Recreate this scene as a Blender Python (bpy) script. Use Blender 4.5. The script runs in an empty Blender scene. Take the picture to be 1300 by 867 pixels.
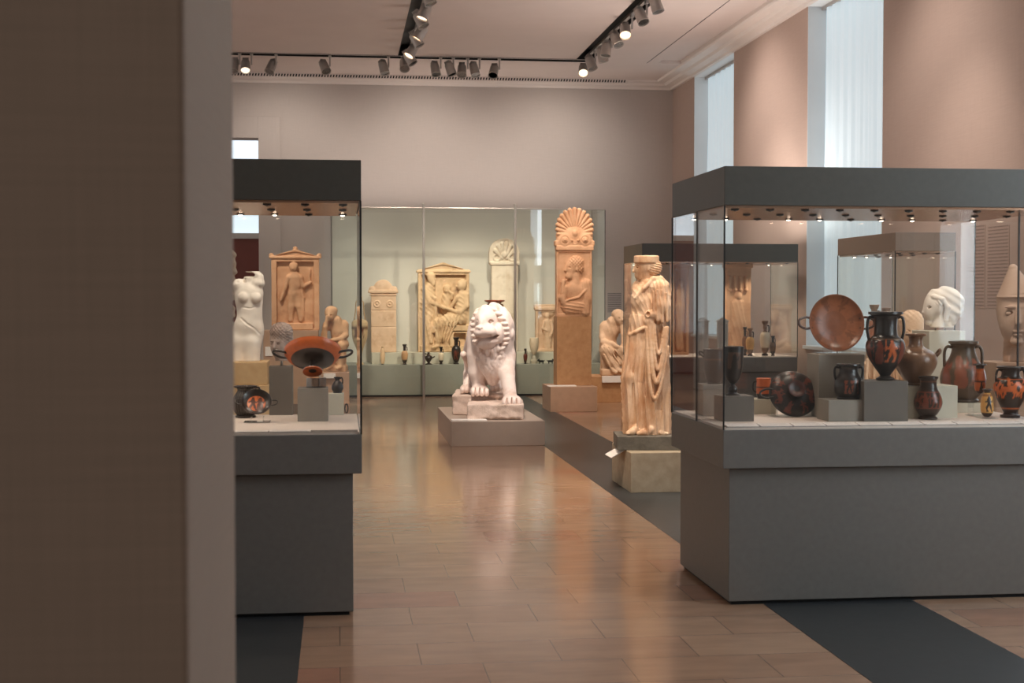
import bpy, bmesh, math, random
import numpy as np
from mathutils import Vector, Matrix

random.seed(7)
SCN = bpy.context.scene
COL = SCN.collection
PI = math.pi

# ------------------------------------------------------------------ camera model (image taken as 1300 x 867)
IW, IH = 1300.0, 867.0
FPX = 50.0 / 36.0 * IW
EYE = Vector((0.0, 0.0, 1.6))
PITCH = math.atan((433.5 - 378.0) / FPX)
YAW = math.atan(220.0 * math.cos(PITCH) / FPX)
FWD = Vector((math.sin(YAW) * math.cos(PITCH), math.cos(YAW) * math.cos(PITCH), -math.sin(PITCH)))
RGT = Vector((math.cos(YAW), -math.sin(YAW), 0.0))
UPV = RGT.cross(FWD)


def ray(px, py):
    return FWD + RGT * ((px - 650.0) / FPX) + UPV * ((433.5 - py) / FPX)


def at(px, py, Y):
    d = ray(px, py)
    return EYE + d * ((Y - EYE.y) / d.y)


def ground(px, py, z=0.0):
    d = ray(px, py)
    return EYE + d * ((z - EYE.z) / d.z)


def XY(px, Y):
    d = ray(px, 378)
    return d.x / d.y * Y


def sc(X, Y):
    """metres per photograph pixel at a floor position"""
    return (Vector((X, Y, 1.6)) - EYE).dot(FWD) / FPX


def zof(px, py, Y):
    return at(px, py, Y).z


# ------------------------------------------------------------------ scene graph helpers
def tag(o, label=None, cat=None, group=None, kind=None):
    if label: o['label'] = label
    if cat: o['category'] = cat
    if group: o['group'] = group
    if kind: o['kind'] = kind
    return o


def thing(name, label, cat, loc=(0, 0, 0), rz=0.0, group=None):
    o = bpy.data.objects.new(name, None)
    o.empty_display_size = 0.1
    COL.objects.link(o)
    o.location = loc
    o.rotation_euler = (0, 0, rz)
    return tag(o, label, cat, group)


def link_mesh(name, me, mat, parent=None, loc=None, rot=None):
    o = bpy.data.objects.new(name, me)
    COL.objects.link(o)
    if mat is not None:
        me.materials.append(mat)
    if parent is not None: o.parent = parent
    if loc is not None: o.location = loc
    if rot is not None: o.rotation_euler = rot
    return o


def smooth(me, angle=None):
    me.polygons.foreach_set('use_smooth', [True] * len(me.polygons))
    if angle is not None:
        bm = bmesh.new(); bm.from_mesh(me)
        for e in bm.edges:
            if len(e.link_faces) == 2 and e.calc_face_angle(0) > angle: e.smooth = False
        bm.to_mesh(me); bm.free()


def boxes(name, lst, mat, parent=None, bevel=0.0, loc=None, rot=None):
    """one mesh out of boxes (x0,x1,y0,y1,z0,z1)"""
    bm = bmesh.new()
    for (x0, x1, y0, y1, z0, z1) in lst:
        vs = [bm.verts.new((x, y, z)) for x in (x0, x1) for y in (y0, y1) for z in (z0, z1)]
        for f in ((0, 1, 3, 2), (4, 6, 7, 5), (0, 4, 5, 1), (2, 3, 7, 6), (0, 2, 6, 4), (1, 5, 7, 3)):
            bm.faces.new([vs[i] for i in f])
    bmesh.ops.recalc_face_normals(bm, faces=bm.faces[:])
    if bevel > 0:
        bmesh.ops.bevel(bm, geom=bm.edges[:], offset=bevel, segments=2, affect='EDGES', profile=0.6)
    me = bpy.data.meshes.new(name)
    bm.to_mesh(me); bm.free()
    return link_mesh(name, me, mat, parent, loc, rot)


def prism(name, poly, y0, y1, mat, parent=None, axis='y', loc=None, rot=None):
    """polygon [(a,b)] extruded; axis y: (x,z) ; axis x: (y,z)"""
    n = len(poly)
    vs = []
    for t in (y0, y1):
        for a, b in poly:
            vs.append((a, t, b) if axis == 'y' else (t, a, b))
    fs = [tuple(range(n)), tuple(range(2 * n - 1, n - 1, -1))]
    for i in range(n):
        j = (i + 1) % n
        fs.append((i, i + n, j + n, j))
    me = bpy.data.meshes.new(name)
    me.from_pydata(vs, [], fs)
    bm = bmesh.new(); bm.from_mesh(me)
    bmesh.ops.recalc_face_normals(bm, faces=bm.faces[:])
    bm.to_mesh(me); bm.free()
    return link_mesh(name, me, mat, parent, loc, rot)


def catmull(pts, n):
    pts = [np.array(p, float) for p in pts]
    P = [2 * pts[0] - pts[1]] + pts + [2 * pts[-1] - pts[-2]]
    out = []
    for i in range(1, len(P) - 2):
        for k in range(n):
            t = k / n
            a, b, c, d = P[i - 1], P[i], P[i + 1], P[i + 2]
            out.append(0.5 * ((2 * b) + (c - a) * t + (2 * a - 5 * b + 4 * c - d) * t * t + (3 * b - a - 3 * c + d) * t ** 3))
    out.append(pts[-1])
    return out


def tube_mesh(name, pts, r, sub=6, seg=10, flat=1.0):
    P = [Vector(p) for p in catmull(pts, sub)] if sub > 1 else [Vector(p) for p in pts]
    vs, fs = [], []
    n = len(P)
    up = Vector((0.13, 0.97, 0.21)).normalized()
    for i, p in enumerate(P):
        t = (P[min(i + 1, n - 1)] - P[max(i - 1, 0)]).normalized()
        a = t.cross(up)
        if a.length < 1e-4: a = t.cross(Vector((1, 0, 0)))
        a.normalize()
        b = t.cross(a).normalized()
        rr = r(i / (n - 1)) if callable(r) else r
        for k in range(seg):
            th = 2 * PI * k / seg
            vs.append(p + a * (math.cos(th) * rr) + b * (math.sin(th) * rr * flat))
    for i in range(n - 1):
        for k in range(seg):
            k2 = (k + 1) % seg
            fs.append((i * seg + k, i * seg + k2, (i + 1) * seg + k2, (i + 1) * seg + k))
    fs.append(tuple(range(seg - 1, -1, -1)))
    fs.append(tuple((n - 1) * seg + k for k in range(seg)))
    me = bpy.data.meshes.new(name)
    me.from_pydata([tuple(v) for v in vs], [], fs)
    smooth(me)
    return me


def tube(name, pts, r, mat, parent=None, **kw):
    return link_mesh(name, tube_mesh(name, pts, r, **kw), mat, parent)


def lathe_mesh(name, prof, seg=64, paint=None, ripple=None):
    """prof [(r,z)] from bottom to top; outer wall then may fold inside; paint(ang, z, r)->(N,3) colour arrays"""
    n = len(prof)
    R = np.array([p[0] for p in prof]); Z = np.array([p[1] for p in prof])
    ang = np.arange(seg) * 2 * PI / seg
    A, Rr = np.meshgrid(ang, R); _, Zz = np.meshgrid(ang, Z)
    if ripple is not None: Rr = ripple(A, Zz, Rr)
    # ang = 0 faces -Y (towards the photographer)
    Xx = Rr * np.sin(A); Yy = -Rr * np.cos(A)
    vs = np.stack([Xx, Yy, Zz], -1).reshape(-1, 3)
    fs = []
    for i in range(n - 1):
        for k in range(seg):
            k2 = (k + 1) % seg
            fs.append((i * seg + k, i * seg + k2, (i + 1) * seg + k2, (i + 1) * seg + k))
    if R[0] > 1e-6: fs.append(tuple(range(seg - 1, -1, -1)))
    if R[-1] > 1e-6: fs.append(tuple((n - 1) * seg + k for k in range(seg)))
    me = bpy.data.meshes.new(name)
    me.from_pydata(vs.tolist(), [], fs)
    if paint is not None:
        a2 = np.where(A > PI, A - 2 * PI, A)
        c = paint(a2.ravel(), Zz.ravel(), Rr.ravel(), np.repeat(np.arange(n), seg))
        att = me.color_attributes.new('paint', 'FLOAT_COLOR', 'POINT')
        full = np.ones((len(vs), 4), np.float32); full[:, :3] = c
        att.data.foreach_set('color', full.ravel())
    smooth(me, 0.9)
    return me


def resample(prof, rows):
    """smooth a coarse profile (points marked by a third value 1 keep a sharp corner) to about rows rings"""
    out = []
    run = [prof[0]]
    runs = []
    for p in prof[1:]:
        run.append(p)
        if len(p) > 2: runs.append(run); run = [p]
    if len(run) > 1: runs.append(run)
    for r in runs:
        P = [(q[0], q[1]) for q in r]
        c = catmull(P, max(2, int(rows / len(prof)))) if len(P) > 2 else [np.array(P[0]), np.array(P[1])]
        if len(P) == 2:
            k = max(2, int(rows / len(prof)))
            c = [np.array(P[0]) * (1 - t / k) + np.array(P[1]) * (t / k) for t in range(k + 1)]
        out += c if not out else c[1:]
    return [(max(float(a), 0.0), float(b)) for a, b in out]


# ------------------------------------------------------------------ materials
def newmat(name):
    m = bpy.data.materials.new(name)
    m.use_nodes = True
    nt = m.node_tree
    b = nt.nodes['Principled BSDF']
    return m, nt, b


def lin(r, g, b):
    f = lambda c: (c / 255 / 12.92) if c / 255 <= 0.04045 else ((c / 255 + 0.055) / 1.055) ** 2.4
    return (f(r), f(g), f(b), 1.0)


def node(nt, typ, **kw):
    n = nt.nodes.new(typ)
    for k, v in kw.items(): setattr(n, k, v)
    return n


def paintmat(name, rgb, rough=0.6, var=0.08, scale=8.0, bump=0.0, bscale=200.0, spec=0.4, metal=0.0):
    m, nt, b = newmat(name)
    tc = node(nt, 'ShaderNodeTexCoord')
    nz = node(nt, 'ShaderNodeTexNoise'); nz.inputs['Scale'].default_value = scale; nz.inputs['Detail'].default_value = 6
    nt.links.new(tc.outputs['Object'], nz.inputs['Vector'])
    rp = node(nt, 'ShaderNodeValToRGB')
    c = lin(*rgb)
    rp.color_ramp.elements[0].position = 0.3; rp.color_ramp.elements[1].position = 0.7
    rp.color_ramp.elements[0].color = tuple(x * (1 - var) for x in c[:3]) + (1,)
    rp.color_ramp.elements[1].color = tuple(min(1, x * (1 + var)) for x in c[:3]) + (1,)
    nt.links.new(nz.outputs['Fac'], rp.inputs['Fac'])
    nt.links.new(rp.outputs['Color'], b.inputs['Base Color'])
    b.inputs['Roughness'].default_value = rough
    b.inputs['Metallic'].default_value = metal
    b.inputs['Specular IOR Level'].default_value = spec
    if bump > 0:
        n2 = node(nt, 'ShaderNodeTexNoise'); n2.inputs['Scale'].default_value = bscale; n2.inputs['Detail'].default_value = 4
        nt.links.new(tc.outputs['Object'], n2.inputs['Vector'])
        bp = node(nt, 'ShaderNodeBump'); bp.inputs['Strength'].default_value = bump; bp.inputs['Distance'].default_value = 0.004
        nt.links.new(n2.outputs['Fac'], bp.inputs['Height'])
        nt.links.new(bp.outputs['Normal'], b.inputs['Normal'])
    return m


def weavemat(name, rgb, rough=0.8, amp=0.05, scale=140.0):
    """painted fabric wall lining: fine woven threads, very low contrast"""
    m, nt, b = newmat(name)
    tc = node(nt, 'ShaderNodeTexCoord')
    acc = []
    for st in ((scale, scale, 4.0), (6.0, 6.0, scale)):
        mp = node(nt, 'ShaderNodeMapping'); mp.inputs['Scale'].default_value = st
        nt.links.new(tc.outputs['Object'], mp.inputs['Vector'])
        nz = node(nt, 'ShaderNodeTexNoise'); nz.inputs['Scale'].default_value = 1.0; nz.inputs['Detail'].default_value = 3
        nt.links.new(mp.outputs['Vector'], nz.inputs['Vector'])
        acc.append(nz)
    ad = node(nt, 'ShaderNodeMath', operation='ADD')
    nt.links.new(acc[0].outputs['Fac'], ad.inputs[0]); nt.links.new(acc[1].outputs['Fac'], ad.inputs[1])
    mr = node(nt, 'ShaderNodeMapRange'); mr.inputs['From Min'].default_value = 0.6; mr.inputs['From Max'].default_value = 1.4
    nt.links.new(ad.outputs[0], mr.inputs['Value'])
    mx = node(nt, 'ShaderNodeMix', data_type='RGBA')
    c = lin(*rgb)
    mx.inputs[6].default_value = tuple(x * (1 - amp) for x in c[:3]) + (1,)
    mx.inputs[7].default_value = tuple(x * (1 + amp) for x in c[:3]) + (1,)
    nt.links.new(mr.outputs[0], mx.inputs[0])
    nt.links.new(mx.outputs[2], b.inputs['Base Color'])
    b.inputs['Roughness'].default_value = rough
    b.inputs['Specular IOR Level'].default_value = 0.2
    return m


def stonemat(name, rgb, rgb2, dirt=None, rough=0.6, scale=6.0, bump=0.35, dscale=3.0, dstretch=1.0, d0=.52, d1=.75):
    m, nt, b = newmat(name)
    tc = node(nt, 'ShaderNodeTexCoord')
    n1 = node(nt, 'ShaderNodeTexNoise'); n1.inputs['Scale'].default_value = scale; n1.inputs['Detail'].default_value = 8; n1.inputs['Roughness'].default_value = 0.62
    nt.links.new(tc.outputs['Object'], n1.inputs['Vector'])
    rp = node(nt, 'ShaderNodeValToRGB')
    rp.color_ramp.elements[0].position = 0.34; rp.color_ramp.elements[1].position = 0.66
    rp.color_ramp.elements[0].color = lin(*rgb2); rp.color_ramp.elements[1].color = lin(*rgb)
    nt.links.new(n1.outputs['Fac'], rp.inputs['Fac'])
    col = rp.outputs['Color']
    if dirt is not None:
        n2 = node(nt, 'ShaderNodeTexNoise'); n2.inputs['Scale'].default_value = dscale; n2.inputs['Detail'].default_value = 9; n2.inputs['Roughness'].default_value = 0.7
        mp = node(nt, 'ShaderNodeMapping'); mp.inputs['Location'].default_value = (3.1, 1.7, 5.2); mp.inputs['Scale'].default_value = (1, 1, dstretch)
        nt.links.new(tc.outputs['Object'], mp.inputs['Vector']); nt.links.new(mp.outputs['Vector'], n2.inputs['Vector'])
        r2 = node(nt, 'ShaderNodeValToRGB'); r2.color_ramp.elements[0].position = d0; r2.color_ramp.elements[1].position = d1
        nt.links.new(n2.outputs['Fac'], r2.inputs['Fac'])
        mx = node(nt, 'ShaderNodeMix', data_type='RGBA')
        nt.links.new(r2.outputs['Color'], mx.inputs[0]); nt.links.new(col, mx.inputs[6]); mx.inputs[7].default_value = lin(*dirt)
        col = mx.outputs[2]
    nt.links.new(col, b.inputs['Base Color'])
    b.inputs['Roughness'].default_value = rough
    b.inputs['Specular IOR Level'].default_value = 0.3
    n3 = node(nt, 'ShaderNodeTexNoise'); n3.inputs['Scale'].default_value = 90; n3.inputs['Detail'].default_value = 5
    nt.links.new(tc.outputs['Object'], n3.inputs['Vector'])
    bp = node(nt, 'ShaderNodeBump'); bp.inputs['Strength'].default_value = bump; bp.inputs['Distance'].default_value = 0.006
    nt.links.new(n3.outputs['Fac'], bp.inputs['Height']); nt.links.new(bp.outputs['Normal'], b.inputs['Normal'])
    return m


def glassmat(name, tint, f0=0.04, rough=0.0):
    m, nt, b = newmat(name)
    nt.nodes.remove(b)
    out = nt.nodes['Material Output']
    tr = node(nt, 'ShaderNodeBsdfTransparent'); tr.inputs['Color'].default_value = tint + (1,)
    gl = node(nt, 'ShaderNodeBsdfGlossy'); gl.inputs['Roughness'].default_value = rough; gl.inputs['Color'].default_value = (1, 1, 1, 1)
    geo = node(nt, 'ShaderNodeNewGeometry')
    dot = node(nt, 'ShaderNodeVectorMath', operation='DOT_PRODUCT')
    nt.links.new(geo.outputs['Incoming'], dot.inputs[0]); nt.links.new(geo.outputs['Normal'], dot.inputs[1])
    ab = node(nt, 'ShaderNodeMath', operation='ABSOLUTE'); nt.links.new(dot.outputs['Value'], ab.inputs[0])
    om = node(nt, 'ShaderNodeMath', operation='SUBTRACT'); om.inputs[0].default_value = 1.0; nt.links.new(ab.outputs[0], om.inputs[1])
    pw = node(nt, 'ShaderNodeMath', operation='POWER'); nt.links.new(om.outputs[0], pw.inputs[0]); pw.inputs[1].default_value = 5.0
    ma = node(nt, 'ShaderNodeMath', operation='MULTIPLY_ADD'); nt.links.new(pw.outputs[0], ma.inputs[0]); ma.inputs[1].default_value = 1 - f0; ma.inputs[2].default_value = f0
    mx = node(nt, 'ShaderNodeMixShader')
    nt.links.new(ma.outputs[0], mx.inputs[0]); nt.links.new(tr.outputs[0], mx.inputs[1]); nt.links.new(gl.outputs[0], mx.inputs[2])
    nt.links.new(mx.outputs[0], out.inputs['Surface'])
    return m


def emitmat(name, rgb, strength):
    m, nt, b = newmat(name)
    b.inputs['Base Color'].default_value = lin(*rgb)
    b.inputs['Emission Color'].default_value = lin(*rgb)
    b.inputs['Emission Strength'].default_value = strength
    b.inputs['Roughness'].default_value = 0.6
    return m


def floormat():
    m, nt, b = newmat('polished_limestone')
    tc = node(nt, 'ShaderNodeTexCoord')
    br = node(nt, 'ShaderNodeTexBrick')
    br.offset = 0.43; br.squash = 1.0; br.offset_frequency = 2
    br.inputs['Color1'].default_value = (0, 0, 0, 1); br.inputs['Color2'].default_value = (1, 1, 1, 1)
    br.inputs['Scale'].default_value = 1.0
    br.inputs['Mortar Size'].default_value = 0.0025; br.inputs['Mortar Smooth'].default_value = 0.2
    br.inputs['Brick Width'].default_value = 0.62; br.inputs['Row Height'].default_value = 0.385
    nt.links.new(tc.outputs['Object'], br.inputs['Vector'])
    rp = node(nt, 'ShaderNodeValToRGB')
    cr = rp.color_ramp
    cr.elements[0].position = 0.0; cr.elements[0].color = lin(160, 114, 94)
    cr.elements[1].position = 1.0; cr.elements[1].color = lin(167, 136, 112)
    for pos, c in ((0.06, (159, 127, 104)), (0.35, (164, 133, 109)), (0.62, (159, 128, 106)), (0.85, (169, 139, 115))):
        e = cr.elements.new(pos); e.color = lin(*c)
    nt.links.new(br.outputs['Color'], rp.inputs['Fac'])
    nz = node(nt, 'ShaderNodeTexNoise'); nz.inputs['Scale'].default_value = 3.0; nz.inputs['Detail'].default_value = 8
    mp = node(nt, 'ShaderNodeMapping'); mp.inputs['Scale'].default_value = (1.0, 3.0, 1.0)
    nt.links.new(tc.outputs['Object'], mp.inputs['Vector']); nt.links.new(mp.outputs['Vector'], nz.inputs['Vector'])
    mr = node(nt, 'ShaderNodeMapRange'); mr.inputs['From Min'].default_value = 0.3; mr.inputs['From Max'].default_value = 0.7
    mr.inputs['To Min'].default_value = 0.88; mr.inputs['To Max'].default_value = 1.08
    nt.links.new(nz.outputs['Fac'], mr.inputs['Value'])
    mu = node(nt, 'ShaderNodeVectorMath', operation='SCALE')
    nt.links.new(rp.outputs['Color'], mu.inputs[0]); nt.links.new(mr.outputs[0], mu.inputs['Scale'])
    mx = node(nt, 'ShaderNodeMix', data_type='RGBA')
    nt.links.new(br.outputs['Fac'], mx.inputs[0]); nt.links.new(mu.outputs[0], mx.inputs[6]); mx.inputs[7].default_value = lin(112, 90, 74)
    nt.links.new(mx.outputs[2], b.inputs['Base Color'])
    r2 = node(nt, 'ShaderNodeMapRange'); r2.inputs['From Min'].default_value = 0.3; r2.inputs['From Max'].default_value = 0.7
    r2.inputs['To Min'].default_value = 0.10; r2.inputs['To Max'].default_value = 0.18
    nt.links.new(nz.outputs['Fac'], r2.inputs['Value']); nt.links.new(r2.outputs[0], b.inputs['Roughness'])
    b.inputs['Specular IOR Level'].default_value = 0.55
    bp = node(nt, 'ShaderNodeBump'); bp.inputs['Strength'].default_value = 0.04; bp.inputs['Distance'].default_value = 0.002; bp.invert = True
    nt.links.new(br.outputs['Fac'], bp.inputs['Height']); nt.links.new(bp.outputs['Normal'], b.inputs['Normal'])
    return m


def potmat():
    m, nt, b = newmat('painted_terracotta')
    at_ = node(nt, 'ShaderNodeAttribute'); at_.attribute_name = 'paint'
    tc = node(nt, 'ShaderNodeTexCoord')
    nz = node(nt, 'ShaderNodeTexNoise'); nz.inputs['Scale'].default_value = 40; nz.inputs['Detail'].default_value = 6
    nt.links.new(tc.outputs['Object'], nz.inputs['Vector'])
    mr = node(nt, 'ShaderNodeMapRange'); mr.inputs['To Min'].default_value = 0.75; mr.inputs['To Max'].default_value = 1.25
    nt.links.new(nz.outputs['Fac'], mr.inputs['Value'])
    mu = node(nt, 'ShaderNodeVectorMath', operation='SCALE')
    nt.links.new(at_.outputs['Color'], mu.inputs[0]); nt.links.new(mr.outputs[0], mu.inputs['Scale'])
    nt.links.new(mu.outputs[0], b.inputs['Base Color'])
    b.inputs['Roughness'].default_value = 0.3
    b.inputs['Specular IOR Level'].default_value = 0.5
    return m


def printmat(name, base, ink, rows, x0, x1):
    """printed card: grey rows of unreadable small print in object space (rows run along X, stacked on Z or Y)"""
    m, nt, b = newmat(name)
    tc = node(nt, 'ShaderNodeTexCoord')
    sp = node(nt, 'ShaderNodeSeparateXYZ'); nt.links.new(tc.outputs['Generated'], sp.inputs[0])
    wv = node(nt, 'ShaderNodeMath', operation='MULTIPLY'); nt.links.new(sp.outputs[rows[0]], wv.inputs[0]); wv.inputs[1].default_value = rows[1]
    fr = node(nt, 'ShaderNodeMath', operation='FRACT'); nt.links.new(wv.outputs[0], fr.inputs[0])
    c1 = node(nt, 'ShaderNodeMath', operation='GREATER_THAN'); nt.links.new(fr.outputs[0], c1.inputs[0]); c1.inputs[1].default_value = 0.6
    nz = node(nt, 'ShaderNodeTexNoise'); nz.inputs['Scale'].default_value = 60; nt.links.new(tc.outputs['Generated'], nz.inputs['Vector'])
    c2 = node(nt, 'ShaderNodeMath', operation='GREATER_THAN'); nt.links.new(nz.outputs['Fac'], c2.inputs[0]); c2.inputs[1].default_value = 0.42
    la = node(nt, 'ShaderNodeMath', operation='GREATER_THAN'); nt.links.new(sp.outputs[rows[2]], la.inputs[0]); la.inputs[1].default_value = x0
    lb = node(nt, 'ShaderNodeMath', operation='LESS_THAN'); nt.links.new(sp.outputs[rows[2]], lb.inputs[0]); lb.inputs[1].default_value = x1
    cur = c1.outputs[0]
    for q in (c2, la, lb):
        mm = node(nt, 'ShaderNodeMath', operation='MULTIPLY'); nt.links.new(cur, mm.inputs[0]); nt.links.new(q.outputs[0], mm.inputs[1]); cur = mm.outputs[0]
    mx = node(nt, 'ShaderNodeMix', data_type='RGBA'); nt.links.new(cur, mx.inputs[0])
    mx.inputs[6].default_value = lin(*base); mx.inputs[7].default_value = lin(*ink)
    nt.links.new(mx.outputs[2], b.inputs['Base Color'])
    b.inputs['Roughness'].default_value = 0.6
    return m


M = {}
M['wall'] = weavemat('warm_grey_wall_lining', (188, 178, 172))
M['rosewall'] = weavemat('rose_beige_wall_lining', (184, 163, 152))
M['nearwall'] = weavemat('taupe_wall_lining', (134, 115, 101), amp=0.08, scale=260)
M['ceiling'] = paintmat('ceiling_plaster', (214, 200, 194), 0.8, 0.02, 2.0)
M['cornice'] = paintmat('cornice_plaster', (224, 214, 208), 0.7, 0.02, 2.0)
M['floor'] = floormat()
M['slate'] = paintmat('dark_slate_strip', (50, 53, 55), 0.35, 0.12, 14.0)
M['case'] = paintmat('charcoal_case_lacquer', (106, 103, 98), 0.45, 0.05, 30.0, bump=0.05, bscale=400)
M['casehood'] = paintmat('charcoal_hood_lacquer', (76, 74, 68), 0.42, 0.05, 30.0, bump=0.05, bscale=400)
M['hoodunder'] = paintmat('coppery_hood_lining', (190, 150, 124), 0.22, 0.05, 10.0, metal=0.65)
M['deck'] = paintmat('pale_case_deck', (222, 206, 194), 0.5, 0.03, 5.0)
M['edge'] = paintmat('black_glass_seal', (14, 15, 16), 0.5, 0.05, 20)
M['shadowgap'] = paintmat('black_shadow_gap', (16, 16, 17), 0.7, 0.05, 20)
M['steel'] = paintmat('brushed_steel', (176, 170, 162), 0.3, 0.05, 40, metal=0.9)
M['silver'] = paintmat('silver_lamp_paint', (178, 170, 164), 0.35, 0.05, 20, metal=0.35)
M['blackmetal'] = paintmat('black_track_metal', (16, 17, 17), 0.5, 0.05, 20)
M['glass'] = glassmat('clear_case_glass', (0.985, 0.992, 0.988), 0.035)
M['greenglass'] = glassmat('greenish_showcase_glass', (0.975, 0.99, 0.98), 0.04)
M['acrylic'] = glassmat('clear_acrylic', (0.93, 0.94, 0.94), 0.08)
M['smoke'] = glassmat('smoky_acrylic', (0.55, 0.55, 0.57), 0.08)
M['greyped'] = paintmat('grey_display_block_paint', (140, 132, 122), 0.6, 0.05, 12)
M['paleped'] = paintmat('pale_display_block_paint', (196, 190, 172), 0.6, 0.04, 12)
M['darkped'] = paintmat('dark_taupe_display_block_paint', (104, 96, 88), 0.6, 0.05, 12)
M['tanped'] = stonemat('tan_stone_plinth', (206, 172, 128), (188, 152, 108), None, 0.6, 9, 0.15)
M['brownped'] = stonemat('honey_brown_plinth', (184, 142, 102), (168, 124, 86), None, 0.6, 12, 0.12)
M['rosebase'] = paintmat('rose_brown_plinth_paint', (178, 146, 122), 0.6, 0.05, 12)
M['lionblock'] = paintmat('warm_grey_plinth_paint', (164, 148, 136), 0.5, 0.03, 12)
M['oliveped'] = stonemat('olive_grey_stone', (166, 152, 130), (150, 135, 113), None, 0.6, 14, 0.2)
M['darkstone'] = stonemat('dark_grey_stone', (110, 104, 94), (84, 80, 72), None, 0.6, 10, 0.3)
M['lion'] = stonemat('pinkish_white_marble', (244, 230, 222), (236, 216, 206), (214, 186, 170), 0.65, 7, 0.5, 5)
M['lionplinth'] = stonemat('worn_pinkish_marble', (228, 208, 196), (208, 186, 172), (150, 128, 112), 0.7, 8, 0.6, 6)
M['white'] = stonemat('cream_white_marble', (240, 228, 214), (230, 216, 200), None, 0.55, 5, 0.15)
M['tan'] = stonemat('tan_weathered_marble', (216, 178, 140), (202, 160, 120), (170, 126, 90), 0.65, 6, 0.4, 5)
M['ochre'] = stonemat('ochre_marble_relief', (222, 190, 152), (208, 174, 134), (158, 120, 84), 0.65, 5, 0.4, 4)
M['pale'] = stonemat('pale_cream_marble', (218, 204, 184), (206, 190, 168), (176, 152, 126), 0.65, 6, 0.4, 5)
M['pinkstele'] = stonemat('pinkish_tan_marble', (222, 190, 160), (208, 174, 142), (182, 142, 108), 0.65, 6, 0.4, 5)
M['orange'] = stonemat('orange_tan_marble', (220, 176, 140), (206, 158, 120), (178, 126, 90), 0.65, 6, 0.4, 5)
M['statue'] = stonemat('honey_stained_marble', (230, 200, 170), (210, 170, 132), (164, 108, 66), 0.5, 5, 0.3, 7, .3, .42, .74)
M['greyhead'] = stonemat('grey_rose_marble', (176, 156, 144), (152, 132, 122), (118, 100, 92), 0.7, 14, 0.5, 8)
M['bluegrey'] = stonemat('pale_grey_marble', (176, 178, 176), (156, 158, 156), None, 0.6, 8, 0.3)
M['openwindow'] = emitmat('daylight_through_tall_window', (214, 226, 234), 1.8)
M['openwindow2'] = emitmat('daylight_through_near_window', (214, 226, 234), 7.5)
M['label'] = printmat('white_label_card', (232, 222, 216), (186, 176, 170), ('Y', 5.0, 'X'), 0.06, 0.9)
M['cardpaper'] = paintmat('plain_white_card', (232, 226, 220), 0.6, 0.02, 10)
M['pot'] = potmat()
M['curtain'] = emitmat('daylit_white_blind', (206, 222, 230), 0.50)
M['reveal'] = paintmat('white_window_reveal', (226, 230, 232), 0.6, 0.02, 3)
M['farlight'] = emitmat('bright_far_window', (222, 236, 246), 1.0)
M['red'] = paintmat('dark_red_wall', (132, 62, 56), 0.7, 0.06, 3)
M['lamp'] = emitmat('lit_lamp_lens', (255, 236, 206), 1.8)
M['lampoff'] = paintmat('unlit_lamp_lens', (120, 116, 112), 0.2, 0.05, 20)
M['downlit'] = emitmat('lit_downlight_lens', (255, 232, 206), 9.0)
# ------------------------------------------------------------------ sculpting: a signed-distance clay box in photograph-pixel units
def wob(X, Y, Z, f, seed, n=6):
    r = np.random.RandomState(seed)
    o = 0.0
    for i in range(n):
        k = r.normal(size=3); k *= f * (0.6 + 0.8 * r.rand()) / np.linalg.norm(k)
        o = o + np.sin(k[0] * X + k[1] * Y + k[2] * Z + r.rand() * 6.283)
    return o / n


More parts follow.
